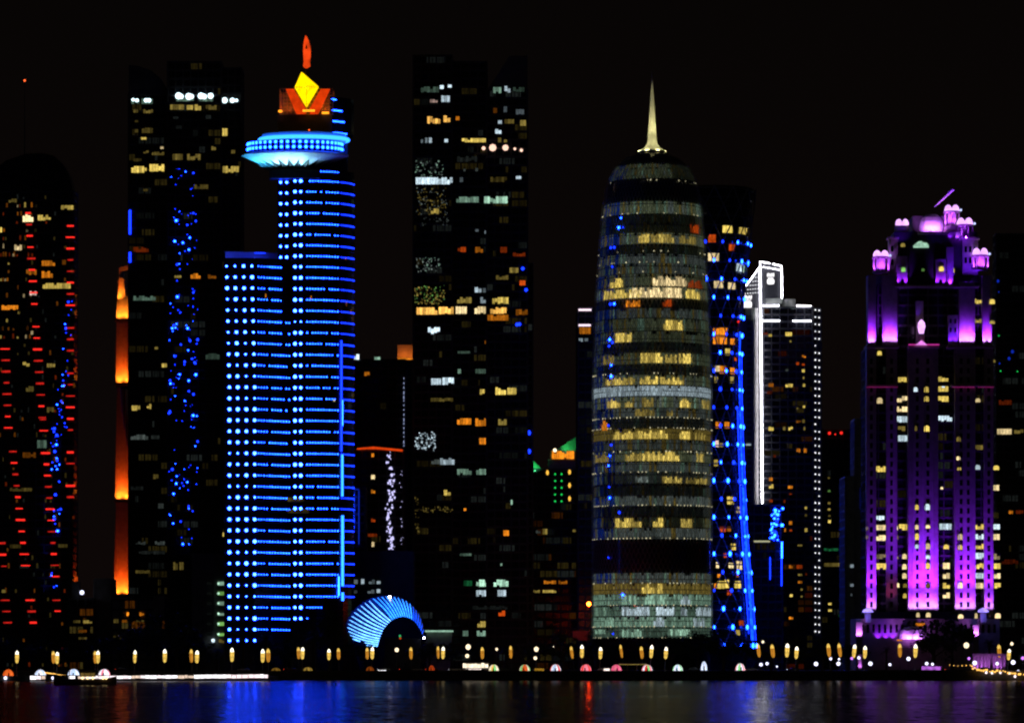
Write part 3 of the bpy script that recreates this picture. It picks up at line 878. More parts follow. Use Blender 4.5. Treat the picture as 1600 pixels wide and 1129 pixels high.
# ------------------------------------------------------------------ F: dark block right of the blue tower
Y = 1900
t = thing('apartment_block', 'dark flat-topped block with white roof lamps right of the blue-dotted tower', 'building', (X(592, Y), Y, GZ))
facade(t, 540, 633, 562, 1046, Y, 35, 13, 13, dim=0.12)
wins(t, Y - .2, [(25, 28, 47, 48, 'w', 1.2), (97, 37, 118, 48, 'g', .8), (63, 88, 82, 103, 'o', .6)], 540, 540, 2.172)
b = MB()
for y in range(590, 700, 7): b.pbox(630.4, 631.6, y, y + random.choice((2, 3, 5)), Y, -0.5, 0)
b.build('edge_lamp', emat('edge lamp', (190, 205, 255), .6), t, kind='stuff')
Y2 = 2060
t = thing('office_block', 'building top washed with orange light beside the dark centre tower', 'building', (X(634, Y2), Y2, GZ))
facade(t, 620, 655, 562, 1046, Y2, 30, 13, 12, dim=0.1)
b = MB(); b.pbox(621, 653, 538, 560, Y2, 2, 20); b.build('roof_house', STONE, t)
for x in (627, 640): spot(t, P(x, 561, Y2) + Vector((0, -2, .4)), P(x, 545, Y2 + 2), 800, (1, .20, .02), 130)
b = MB(); b.pbox(621, 650, 559.4, 561.6, Y2, -.2, .5); b.build('roof_strip', wmat('o', .9), t)
Y3 = 1830
t = thing('apartment_block', 'block with a glowing orange eave and a cascade of white specks', 'building', (X(596, Y3), Y3, GZ))
facade(t, 540, 630, 703, 1046, Y3, 30, 13, 13, dim=0.12)
b = MB(); b.pslab([(558, 700), (583, 697.5), (629, 702), (629, 705), (583, 701), (558, 702)][::-1], Y3, -1.5, 10); b.build('eave', emat('orange eave', (235, 70, 15), .8, .3, .3), t)
wins(t, Y3 - .2, [(87, 364, 97, 378, 'o', .9), (86, 437, 100, 453, 'c', 1), (86, 487, 101, 501, 'o', .8), (86, 585, 101, 598, 'r', .6), (88, 664, 98, 682, 'c', 1), (75, 636, 108, 648, 'r', .4)], 540, 540, 2.172)
SPK = emat('white speck lamp', (205, 200, 255), 1.2)
_, spkm = dome_mesh('white_lamp', 0.36, 5, 2, SPK)
random.seed(4)
for i in range(110):
    y = random.uniform(704, 858)
    x = 610 + 3 * math.sin(y * .06) + random.gauss(0, 2.6)
    s = random.uniform(.5, 1.5)
    inst('white_lamp', spkm, t, P(x, y, Y3) + Vector((0, -.25, 0)), 0, (s, s, s * 1.3))
for i in range(16):
    s = random.uniform(.4, .7)
    inst('white_lamp', spkm, t, P(627 + random.gauss(0, 1), random.uniform(720, 850), Y3) + Vector((0, -.25, 0)), 0, (s, s, s))
Y4 = 1790
t = thing('low_block', 'low pale block with two rows of small white windows behind the ribbed pavilion', 'building', (X(600, Y4), Y4, GZ))
facade(t, 553, 645, 862, 1046, Y4, 25, 18, 20, core=DCONC, band=DCONC, dim=0.0)
wins(t, Y4 - .2, [(28, 792, 42, 808, 'w', .35), (52, 790, 64, 808, 'w', .7), (78, 792, 100, 808, 'w', .35), (105, 790, 119, 808, 'w', .8), (28, 826, 40, 840, 'w', .2), (74, 826, 98, 840, 'w', .3), (105, 824, 118, 842, 'w', .7)], 540, 540, 2.172)
Y5 = 1800
t = thing('low_block', 'slim dark annex outlined by blue light beside the blue-dotted tower', 'building', (X(562, Y5), Y5, GZ))
facade(t, 554, 570, 762, 1046, Y5, 20, 13, 8, dim=0.0)
for xa, xb, ya, yb, m in ((551.5, 553.4, 766, 826, BLUE_S), (553.4, 561, 763.5, 765, BLUE_F), (560, 561.5, 766, 850, BLUE_F)):
    b = MB(); b.pbox(xa, xb, ya, yb, Y5, -.6, -.1); b.build('light_strip', m, t)

# ------------------------------------------------------------------ G: dark centre tower
Y = 1850
t = thing('office_tower', 'very tall dark centre tower with scattered white and orange windows', 'tower', (X(735, Y), Y, GZ))
facade(t, 646, 706, 87, 1046, Y, 42, 13, 12, dim=0.16, wall_name='wing')
facade(t, 706.4, 760, 97, 1046, Y + 3, 38, 13, 12, dim=0.2, wall_name='wall')
facade(t, 760.4, 824, 140, 1046, Y, 42, 13, 12, dim=0.2, wall_name='wing')
b = MB(); b.pslab([(762, 140), (824, 140), (824, 87), (796, 87)], Y, 1, 40); b.build('roof_screen', DCONC, t)
facade(t, 824.4, 832, 412, 1046, Y + 6, 30, 13, 8, dim=0.1, wall_name='side_bay')
G1 = [(265, 170, 330, 192, 'g', .3), (332, 165, 347, 180, 'w', 1.2), (360, 163, 375, 175, 'w', 1.1), (520, 172, 550, 195, 'g', .6), (560, 168, 582, 193, 'w', .7), (590, 172, 632, 190, 'g', .2),
      (297, 215, 325, 228, 'p', .5), (337, 202, 368, 226, 'w', .8), (288, 275, 335, 302, 'a', 1.1), (345, 272, 370, 297, 'a', 1.0), (520, 245, 535, 265, 'o', .35), (557, 240, 570, 262, 'w', .35), (600, 250, 630, 270, 'w', .25),
      (537, 280, 552, 303, 'w', .9), (560, 285, 595, 302, 'n', .4), (615, 288, 637, 310, 'n', .6), (527, 315, 550, 338, 'w', 1.0), (265, 352, 274, 370, 'w', .4), (280, 350, 290, 370, 'w', .6), (293, 350, 305, 370, 'w', .6), (348, 347, 362, 368, 'w', 1.0),
      (537, 350, 550, 368, 'n', .5), (558, 350, 570, 368, 'n', .5), (247, 490, 378, 516, 'w', 1.1), (600, 485, 620, 497, 'w', .9), (510, 488, 570, 508, 'n', .25), (300, 600, 330, 620, 'y', .6),
      (590, 755, 635, 770, 'r', .4), (578, 808, 610, 828, 'n', .6), (530, 835, 575, 852, 'n', .4), (517, 912, 575, 937, 'y', .85), (250, 948, 325, 975, 'a', 1.2), (328, 946, 382, 973, 'a', 1.25),
      (510, 948, 568, 972, 'a', 1.1), (500, 974, 575, 996, 'o', .6), (600, 955, 643, 978, 'o', .5), (290, 1018, 333, 1043, 'w', 1.1), (545, 735, 570, 757, 'r', .5), (613, 853, 635, 872, 'r', .9), (488, 557, 572, 583, 'g', .95)]
G1m = [(388, 275, 402, 290, 'o', .6), (410, 352, 522, 368, 'y', 1.0), (393, 415, 465, 437, 'k', .15), (402, 490, 415, 508, 'w', .35), (390, 558, 470, 580, 'g', .55), (457, 670, 470, 683, 'w', .3), (490, 672, 498, 690, 'w', .6),
       (395, 735, 425, 755, 'r', .6), (457, 735, 485, 757, 'o', .5), (455, 877, 480, 897, 'w', .8), (483, 880, 507, 897, 'w', .4), (393, 912, 445, 935, 'n', .7), (475, 912, 505, 935, 'w', .5), (388, 945, 428, 972, 'c', 1.1), (455, 945, 496, 972, 'c', 1.05),
       (490, 1060, 503, 1078, 'o', .5), (395, 1102, 440, 1112, 'g', .3), (415, 457, 424, 470, 'k', .3), (457, 457, 468, 470, 'k', .4)]
wins(t, Y, G1, 540, 60, 2.258)
wins(t, Y + 3, G1m, 540, 60, 2.258)
G2 = [(290, 110, 325, 133, 'w', .8), (328, 107, 368, 133, 'w', 1.1), (288, 176, 365, 190, 'n', .4), (508, 140, 545, 167, 'y', 1.0), (548, 142, 580, 166, 'y', .9), (517, 248, 547, 270, 'n', .7), (320, 380, 370, 404, 'w', .75), (290, 385, 320, 402, 'k', .4),
      (333, 488, 357, 508, 'y', .8), (560, 517, 567, 540, 'g', .8), (535, 625, 555, 645, 'o', .9), (525, 730, 532, 747, 'g', .6), (502, 792, 553, 817, 'g', 1.1), (515, 827, 545, 850, 'w', .9), (430, 880, 550, 895, 'k', .12), (518, 897, 542, 917, 'r', .8)]
G2m = [(380, 78, 392, 95, 'g', .5), (440, 78, 490, 95, 'g', .3), (455, 147, 472, 166, 'y', .9), (478, 147, 492, 166, 'y', .9), (378, 245, 427, 268, 'o', .9), (440, 245, 490, 273, 'o', .8), (453, 312, 478, 335, 'o', 1.0), (378, 417, 428, 438, 'g', .5), (443, 417, 492, 438, 'g', .6),
       (400, 550, 410, 560, 'o', 1), (475, 550, 502, 575, 'y', .9), (387, 703, 428, 713, 'g', .35), (400, 795, 430, 815, 'e', .3), (443, 792, 492, 817, 'g', 1.1), (443, 828, 490, 850, 'w', .9), (447, 933, 485, 955, 'n', .9), (445, 965, 495, 985, 'g', .8), (397, 965, 417, 985, 'g', .4)]
wins(t, Y, G2, 540, 540, 2.172)
wins(t, Y + 3, G2m, 540, 540, 2.172)
_, roundm = dome_mesh('terrace_lamp', 1.0, 8, 3, emat('terrace lamp', (255, 205, 180), 1.4))
for x, y, r in ((487, 388, 7), (519, 386, 13), (564, 386, 11), (597, 390, 5), (620, 395, 6)):
    s = r / 2.258 * K * Y
    inst('terrace_lamp', roundm, t, P(540 + x / 2.258, 60 + y / 2.258, Y) + Vector((0, -.2, 0)), 0, (s, s, s))
def sparkle(parent, Yq, x0, y0, x1, y1, n, cols, lo=.1, hi=.7, name='sparkling_glint'):  # reflected glints put in as small glowing quads
    d = MB(); mats = []
    for i in range(n):
        mt = wmat(random.choice(cols), random.uniform(lo, hi))
        if mt not in mats: mats.append(mt)
        x, y = random.uniform(x0, x1), random.uniform(y0, y1)
        w, h = random.uniform(.6, 2.6), random.uniform(.6, 2.6)
        d.quad(P(x, y + h, Yq), P(x + w, y + h - random.uniform(-.8, .8), Yq), P(x + w, y, Yq), P(x + random.uniform(-.8, .8), y, Yq), mats.index(mt))
    d.build(name, mats, parent, kind='stuff')
random.seed(31)
sparkle(t, Y - .03, 648, 250, 692, 276, 60, 'kg', .1, .5)
sparkle(t, Y - .03, 650, 292, 698, 335, 110, 'nnk', .06, .35)
sparkle(t, Y - .03, 655, 338, 700, 352, 25, 'k', .04, .15)
sparkle(t, Y - .03, 650, 402, 688, 423, 60, 'gk', .1, .55)
sparkle(t, Y - .03, 647, 445, 694, 474, 130, 'nyl', .05, .45)
sparkle(t, Y - .03, 648, 674, 680, 702, 90, 'w', .3, 1.2)
sparkle(t, Y - .03, 650, 790, 708, 800, 40, 'n', .08, .3)
sparkle(t, Y - .03, 648, 775, 654, 830, 25, 'n', .05, .2)
for x, y in ((610, 230), (622, 295), (622, 358), (580, 410), (607, 675), (612, 300)):
    inst('blue_lamp_or_glint', small_blue, t, P(540 + x / 2.172, 540 + y / 2.172, Y + 5.6), 0, (2.2, 2, 2.6))
for x, y in ((637, 887), (605, 1009), (613, 1008), (625, 812)):
    inst('blue_lamp_or_glint', small_blue, t, P(540 + x / 2.258, 60 + y / 2.258, Y - .1), 0, (1.8, 2, 1.8))
b = MB(); b.pbox(664, 708, 984, 986.5, Y - 60, 0, 6); tag(b.build('lit_canopy', wmat('g', .7), None, org=Vector((X(686, Y - 60), Y - 60, Z(986, Y - 60)))), 'thin white lit canopy strip right of the ribbed pavilion', 'canopy')
b = MB(); b.pbox(666, 706, 986.6, 1046, Y - 60, 2, 5); tag(b.build('low_block', CONC, None, org=Vector((X(686, Y - 60), Y - 60, GZ))), 'low dark wall block under the white lit canopy strip', 'building')

# ------------------------------------------------------------------ H: green-roofed block
Y = 2050
t = thing('office_block', 'distant block with a golden lit top storey and sloping green roof', 'building', (X(868, Y), Y, GZ))
facade(t, 826, 902, 733, 1046, Y, 30, 13, 12, dim=0.45, dimc='onk')
facade(t, 858, 901, 718, 732.6, Y + 2, 20, 13, 10, core=CONC, band=CONC, wall_name='top_storey')
wins(t, Y + 1.6, [(862, 704, 897, 717, 'o', 1.1)], 0, 0, 1)
b = MB(); b.pbox(860, 900, 703, 718, Y, 2.3, 20); b.build('wall', CONC, t)
GRN = pmat('green roof sheet', (0.08, 0.30, 0.14), .6)
b = MB(); b.pslab([(868, 703), (902, 703), (902, 681)], Y, 1, 20); b.build('roof', GRN, t)
spot(t, P(880, 704, Y - 4), P(895, 692, Y + 1), 1800, (.15, 1, .35), 120)
b = MB(); b.pslab([(827, 731), (845, 731), (829, 715)], Y, 0, 15); b.build('roof', GRN, t)
spot(t, P(836, 733, Y - 4), P(834, 724, Y), 1400, (.1, 1, .35), 120)
b = MB(); b.ball(P(867, 703, Y - 1), .9); b.build('roof_lamp', emat('roof lamp', (255, 235, 190), 2), t)
_, wl_m = dome_mesh('wall_lamp', .7, 6, 2, emat('gold wall lamp', (255, 190, 70), 1.2))
for x, y in ((685, 430), (760, 428), (760, 473), (760, 518)): inst('wall_lamp', wl_m, t, P(540 + x / 2.172, 540 + y / 2.172, Y - .2), 0, (1, 1, 1.9))
_, gl_m = dome_mesh('green_lamp', .5, 6, 2, emat('green lamp', (30, 220, 90), 1))
for x in (711, 733):
    for k in range(5): inst('green_lamp', gl_m, t, P(540 + x / 2.172, 540 + (435 + 23 * k) / 2.172, Y - .2))
wins(t, Y - .1, [(668, 620, 685, 640, 'n', .6), (770, 622, 795, 632, 'n', .5), (672, 795, 715, 808, 'o', .7), (722, 795, 753, 808, 'o', .5), (625, 827, 660, 838, 'n', .5), (668, 827, 715, 838, 'y', .6), (793, 925, 825, 938, 'n', .5), (645, 625, 662, 636, 'k', .3)], 540, 540, 2.172)
b = MB(); b.pbox(895, 921, 985, 1000, 1780, 0, 10); tag(b.build('low_block', CONC, None, org=Vector((X(908, 1780), 1780, GZ))), 'low block left of the domed tower\'s foot', 'building')
t = thing('flood_lamp', 'fierce orange floodlamp on a pole at the left foot of the domed tower', 'lamp', (X(920, 1775), 1775, GZ))
b = MB(); b.tube([(X(920, 1775), 1775, GZ), P(920, 945, 1775)], .15, 6); b.build('pole', BLACK, t)
b = MB(); b.ball(P(920, 943, 1774.6), 0.85, 10, 6); b.build('lamp_head', emat('orange floodlamp', None, 1, linear=(150, 7, .3), sample=True), t)

# ------------------------------------------------------------------ I: slim tower behind the domed tower
Y = 1950
t = thing('office_tower', 'slim dark tower with two white light bands peeking from behind the domed tower', 'tower', (X(920, Y), Y, GZ))
facade(t, 903, 960, 481, 1046, Y, 35, 13, 12, dim=0.1)
for y, x1 in ((484, 924), (508, 923)):
    b = MB(); b.pbox(904, x1, y - 1.6, y + 1.6, Y, -.5, .2); b.build('light_strip', emat('pinkish tube', (255, 225, 245), 1.3), t)
wins(t, Y, [(905, 511, 923, 522, 'o', .6), (904, 528, 911, 534, 'w', .5), (913, 528, 919, 534, 'w', .4)])

# ------------------------------------------------------------------ J: domed tower with lattice skin and spire
Y = 1826
CX = 1019
t = thing('domed_tower', 'bullet-shaped round tower in a fine lattice skin with a pale lit spire', 'tower', (X(CX, Y), Y, GZ))
PR = [(1046, 96), (980, 96), (640, 96), (560, 95), (500, 92.5), (450, 90), (410, 87), (370, 84.5), (325, 80), (300, 76), (280, 70), (268, 64), (258, 57), (250, 47), (243, 35), (237, 22)]
def rj(py):
    for (ya, ra), (yb, rb_) in zip(PR, PR[1:]):
        if yb <= py <= ya: return (ra + (rb_ - ra) * (py - ya) / (yb - ya)) * K * Y
    return PR[-1][1] * K * Y
cx, cy = X(CX, Y), Y
b = MB(); b.lathe([(rj(y) - 1.5, Z(y, Y)) for y, r in PR], cx, cy, 72); b.build('wall', GLASS, t, smooth=True)
g = MB()
yy = 326.4
while yy < 1000:
    g.lathe([(rj(yy) - 1.7, Z(yy, Y) - .15), (rj(yy) - 1.2, Z(yy, Y) - .15), (rj(yy) - 1.2, Z(yy, Y) + .15), (rj(yy) - 1.7, Z(yy, Y) + .15)], cx, cy, 72, 0, False)
    yy += 16.1
g.build('floor_slab', DCONC, t, kind='stuff')
def jp(px, py, rad=-1.25):
    r = rj(py) + rad
    s = max(-.999, min(.999, (px - CX) * K * Y / r))
    a = math.asin(s)
    return a
def jv(a, py, rad=-1.25):
    r = rj(py) + rad
    return (cx + r * math.sin(a), cy - r * math.cos(a), Z(py, Y))
bands = [(263, 267.8, 'q', .10, 0), (268.2, 279.8, 'q', .10, 0), (280.2, 285, 'q', .09, 0), (323, 341, 'q', .11, 0), (342, 354, 'q', .03, 1), (389, 403, 'q', .035, 1), (761, 776, 'k', .035, 1), (355, 370, 'q', .035, 1), (372, 388, 'q', .10, 0), (405, 418, 'k', .075, 0), (419, 434, 'k', .06, 0), (436, 453, 'q', .07, 0), (456, 472, 'q', .10, 0), (474, 487, 'q', .012, 1),
         (489, 503, 'k', .06, 0), (505, 522, 'q', .06, 0), (525, 540, 'q', .06, 0), (542, 556, 'k', .03, 1), (558, 574, 'q', .07, 0), (576, 590, 'k', .035, 1), (592, 606, 'q', .09, 0), (609, 623, 'w', .26, 0), (626, 641, 'q', .13, 0), (643, 656, 'k', .07, 0),
         (658, 672, 'k', .05, 1), (675, 690, 'n', .12, 0), (692, 706, 'k', .06, 0), (709, 724, 'q', .10, 0), (727, 740, 'k', .08, 0), (742, 758, 'k', .09, 1), (778, 792, 'k', .10, 0), (794, 808, 'k', .03, 1), (811, 826, 'q', .08, 1), (828, 843, 'k', .09, 0),
         (897, 911, 'k', .10, 0), (913, 928, 'n', .16, 0), (930, 945, 'g', .22, 0), (949, 962, 'g', .10, 0), (965, 979, 'g', .22, 0), (982, 995, 'g', .06, 0)]
NP = 150
random.seed(17)
d = MB(); mats = []
for y0, y1, c, lv, edge in bands:  # window rows, plus pane glow standing in for light on the mesh
    for i in range(NP):
        if i == 0: y0, y1 = y0 - .6, y1 + .6
        a0, a1 = 2 * PI * (i + .06) / NP, 2 * PI * (i + .94) / NP
        am = ((a0 + a1) / 2 + PI) % (2 * PI) - PI
        l_ = 1.5 * lv * random.choice((.7, .85, 1, 1.1, 1.3))
        if edge and abs(am) < 1.0: l_ *= .25  # brighter limbs of the lit mesh put into pane levels
        cc = c
        if c in 'kq' and random.random() < .3: cc = random.choice('ngk')
        if y0 < 286: l_ *= .55 if am < .45 else .15
        if am < -.7 and random.random() < .5 and c in 'kq': cc = 'b'; l_ *= .6  # reflected blue of the hotel tower put into the left panes
        mt = wmat(cc, l_)
        if mt not in mats: mats.append(mt)
        h = .75 if random.random() < .2 else 1
        d.quad(jv(a0, y1), jv(a1, y1), jv(a1, y1 + (y0 - y1) * h), jv(a0, y1 + (y0 - y1) * h), mats.index(mt))
d.build('window_or_glow_pane', mats, t, kind='stuff')
JW = [(995, 1012, 374, 387, 'y', .8), (1014, 1050, 374, 387, 'n', .9), (1058, 1085, 375, 387, 'n', .4), (952, 972, 441, 455, 'y', .9), (1017, 1070, 439, 454, 'c', 1.0), (1072, 1095, 443, 455, 'r', .3), (1076, 1090, 356, 369, 'r', .5),
      (943, 1000, 459, 472, 'y', .7), (982, 1062, 457, 472, 'c', 1.15), (1068, 1091, 458, 472, 'y', .9), (976, 998, 476, 486, 'o', .8), (1032, 1046, 475, 486, 'r', .5), (1033, 1063, 507, 522, 'y', .95), (960, 985, 526, 540, 'y', .75),
      (998, 1032, 558, 573, 'y', .95), (1036, 1054, 560, 573, 'n', .7), (1057, 1076, 558, 573, 'y', .9), (942, 958, 560, 573, 'n', .4), (945, 990, 595, 606, 'y', .6), (997, 1025, 594, 606, 'y', .9), (1028, 1065, 595, 606, 'y', .9), (944, 975, 610, 623, 'w', .35), (1014, 1032, 609, 623, 'w', .7),
      (948, 968, 628, 641, 'y', .75), (974, 986, 630, 641, 'n', .6), (1000, 1018, 627, 641, 'n', .5), (1059, 1076, 628, 641, 'y', .9), (1094, 1106, 628, 641, 'n', .6), (990, 1020, 644, 655, 'n', .4), (1038, 1048, 646, 655, 'n', .4), (940, 948, 660, 675, 'o', .6),
      (957, 1002, 678, 690, 'y', .7), (1003, 1040, 677, 690, 'y', .9), (1058, 1075, 678, 690, 'y', .9), (1080, 1101, 679, 690, 'n', .6), (975, 1000, 711, 724, 'n', .7), (1001, 1058, 710, 724, 'y', .85), (1085, 1096, 711, 724, 'n', .9), (930, 950, 712, 724, 'n', .4),
      (1031, 1062, 748, 758, 'n', .8), (1068, 1102, 749, 758, 'n', .6), (990, 1010, 748, 757, 'k', .4), (960, 1000, 812, 826, 'y', .8), (1017, 1033, 812, 826, 'y', .9), (1060, 1078, 813, 826, 'n', .8),
      (1000, 1032, 913, 928, 'y', .75), (970, 992, 931, 945, 'g', .55), (1005, 1035, 931, 945, 'g', .6), (1060, 1075, 932, 945, 'w', .6), (970, 1012, 949, 962, 'w', .6), (1022, 1050, 949, 962, 'w', .75), (1060, 1070, 950, 962, 'w', .5), (1084, 1110, 949, 962, 'w', .5), (930, 952, 949, 962, 'g', .3),
      (945, 958, 966, 979, 'g', .5), (1018, 1035, 965, 979, 'w', .55), (1080, 1098, 966, 979, 'w', .45), (930, 945, 983, 990, 'g', .5), (970, 1000, 983, 995, 'g', .5), (1040, 1075, 983, 993, 'g', .6)]
for xa, xb, y0, y1, c, lv in JW:
    a0, a1 = jp(xa, y1), jp(xb, y1)
    nn = max(1, round((a1 - a0) * rj(y1) / 1.15))
    b = MB(); ms = []
    for i in range(nn):
        b0, b1 = a0 + (a1 - a0) * (i + .06) / nn, a0 + (a1 - a0) * (i + .94) / nn
        mt = wmat(c, lv * random.choice((.4, .7, 1, 1.1, 1.3)))
        if mt not in ms: ms.append(mt)
        ht = random.choice((1, 1, 1, .8, .6))
        b.quad(jv(b0, y1, -1.1), jv(b1, y1, -1.1), jv(b1, y1 + (y0 - y1) * ht, -1.1), jv(b0, y1 + (y0 - y1) * ht, -1.1), ms.index(mt))
    b.build('lit_window', ms, t)
dots = MB()
dsrc, _ = dome_mesh('dot', .3, 5, 2, WHITE)
for y, p in ((289, .10), (341, .2), (417, .15), (589, .5), (657, .8), (673, .7), (709, .35), (741, .35), (792, .6), (843, .6), (912, .5), (946, .5), (979, .5), (996, .3), (400, .15), (432, .25)):
    for i in range(-22, 23):
        if random.random() < p:
            a = i * PI / 48
            put(dots, dsrc, jv(a, y, -.6), a, 0, random.uniform(.7, 1.3))
dots.build('floor_lamp', emat('floor lamp', (235, 225, 180), .8), t, kind='stuff')
for px, y in ((970, 347), (967, 362), (973, 362), (955, 392), (960, 392), (957, 422), (954, 480), (960, 480), (953, 535), (957, 540), (952, 545), (955, 575), (955, 592), (951, 668), (955, 698), (953, 715), (951, 730), (952, 763), (953, 780), (967, 803), (951, 872), (972, 930), (958, 990)):  # reflections of the blue tower, added as small glowing domes
    a = jp(px, y)
    inst('blue_lamp_or_glint', random.choice((small_blue, small_blue2)), t, jv(a, y, -.7), a, (random.uniform(.9, 1.7),) * 3)
lat = MB()
NL, YT, YB, NS = 84, 247, 998, 47
for s in (1, -1):
    for i in range(NL):
        pts = []
        for j in range(NS + 1):
            py = YB + (YT - YB) * j / NS
            a = 2 * PI * i / NL + s * 2 * PI / NL * j * 1.0
            pts.append((a, py))
        vs = []
        for a, py in pts:
            w_ = .14 / rj(py)
            vs += [jv(a - w_, py, -.35 + .04 * s), jv(a + w_, py, -.35 + .04 * s)]
        lat.add(vs, [(2 * j, 2 * j + 1, 2 * j + 3, 2 * j + 2) for j in range(NS)])
LATM = pmat('lattice metal', (0.34, 0.34, 0.32), .55, .3)
for nd in (LATM.node_tree,):
    tr_ = nd.nodes.new('ShaderNodeBsdfTranslucent'); tr_.inputs['Color'].default_value = (.75, .75, .68, 1)
    ms_ = nd.nodes.new('ShaderNodeMixShader'); ms_.inputs[0].default_value = .75
    nd.links.new(nd.nodes['Principled BSDF'].outputs[0], ms_.inputs[1]); nd.links.new(tr_.outputs[0], ms_.inputs[2])
    nd.links.new(ms_.outputs[0], nd.nodes['Material Output'].inputs['Surface'])
lat.build('lattice_screen', LATM, t, kind='stuff')
zt = Z(236, Y)
u = K * Y
b = MB(); b.lathe([(23 * u, zt - .6), (22.5 * u, zt), (17 * u, zt + 2.2 * u), (12 * u, zt + 6 * u), (8.5 * u, zt + 11 * u), (7.2 * u, zt + 16 * u), (6.2 * u, zt + 30 * u), (4.6 * u, zt + 55 * u), (3.0 * u, zt + 80 * u), (1.6 * u, zt + 102 * u), (.5 * u, zt + 126 * u)], cx, cy, 24); b.build('spire', WHITE, t, smooth=True)
YW = (1, .90, .36)
for i in range(8):
    a = 2 * PI * (i + .5) / 8
    if math.cos(a) < -.5: continue
    pos = Vector((cx + 11 * math.sin(a), cy - 11 * math.cos(a), zt + .5))
    spot(t, pos, (cx, cy, zt + 20), 7000, YW, 60, 1)
    spot(t, Vector((cx + 7.5 * math.sin(a), cy - 7.5 * math.cos(a), zt - .2)), (cx, cy, zt + 6), 1500, YW, 120, 1)

# ------------------------------------------------------------------ K: waisted diagrid tower with blue nodes
Y = 1920
CX = 1113
t = thing('lattice_tower', 'waisted tower in a diagonal lattice studded with blue lamps right of the domed tower', 'tower', (X(CX, Y), Y, GZ))
HP = [(296, 69), (383, 59), (430, 53.5), (470, 49.5), (520, 46), (560, 45), (620, 45.3), (700, 48), (770, 51), (835, 54), (890, 59), (931, 62.5), (996, 67), (1046, 70)]
def rk(py):
    for (ya, ra), (yb, rb_) in zip(HP, HP[1:]):
        if ya <= py <= yb: return (ra + (rb_ - ra) * (py - ya) / (yb - ya)) * K * Y
    return HP[0][1] * K * Y if py < 296 else HP[-1][1] * K * Y
kx, ky = X(CX, Y), Y
def kv(a, py, o=0.0): return Vector((kx + (rk(py) + o) * math.sin(a), ky - (rk(py) + o) * math.cos(a), Z(py, Y)))
b = MB(); b.lathe([(rk(y) - 1.6, Z(y, Y)) for y, r in reversed(HP)], kx, ky, 48); b.build('wall', GLASS, t, smooth=True)
g = MB()
for i in range(50):
    y = 300 + i * 14.2
    g.lathe([(rk(y) - 1.7, Z(y, Y) - .3), (rk(y) - 1.0, Z(y, Y) - .3), (rk(y) - 1.0, Z(y, Y) + .3), (rk(y) - 1.7, Z(y, Y) + .3)], kx, ky, 48, 0, False)
g.build('floor_slab', DCONC, t, kind='stuff')
ND = 14
levels = [298 + 28.4 * i for i in range(26)]
br = MB()
for i, (ya, yb) in enumerate(zip(levels, levels[1:])):
    for k in range(ND):
        a = 2 * PI * (k + .5 * (i % 2)) / ND
        for s in (-.5, .5):
            br.tube([kv(a, ya), kv(a + 2 * PI * s / ND, yb)], .28, 4)
br.build('diagonal_brace', METAL, t, kind='stuff')
nb = MB(); nb.ball((0, -.1, 0), .72, 6, 5, 0, 1.7)
nodem = nb.mesh('node_lamp', BLUE_S)
nodem2 = MB(); nodem2.ball((0, -.1, 0), .72, 6, 5, 0, 1.5); nodem2 = nodem2.mesh('node_lamp', BLUE_D)
for i, y in enumerate(levels):
    if y < 375: continue
    for k in range(ND):
        a = 2 * PI * (k + .5 * (i % 2)) / ND
        am = (a + PI) % (2 * PI) - PI
        if abs(am) < 1.9: inst('node_lamp', nodem if random.random() < .5 or am > 1 else nodem2, t, kv(a, y, .25), a, (random.uniform(.6, 1.0),) * 3)
for (ya, yb, m, w) in ((300, 372, BLACK, .2), (520, 640, BLUE_R, .3), (642, 760, BLUE_R, .42), (762, 838, BLUE_R, .55), (840, 1000, BLUE_R, .7)):
    b = MB(); b.tube([kv(1.12, ya + (yb - ya) * j / 8, .3) for j in range(9)], w, 6); b.build('light_strip', m, t)
for y0, y1 in ((560, 1000), (640, 990)):
    b = MB(); b.tube([kv(1.45 if y0 == 560 else .95, y0 + (y1 - y0) * j / 10, .2) for j in range(11)], .22, 5); b.build('light_strip', BLUE_D, t)
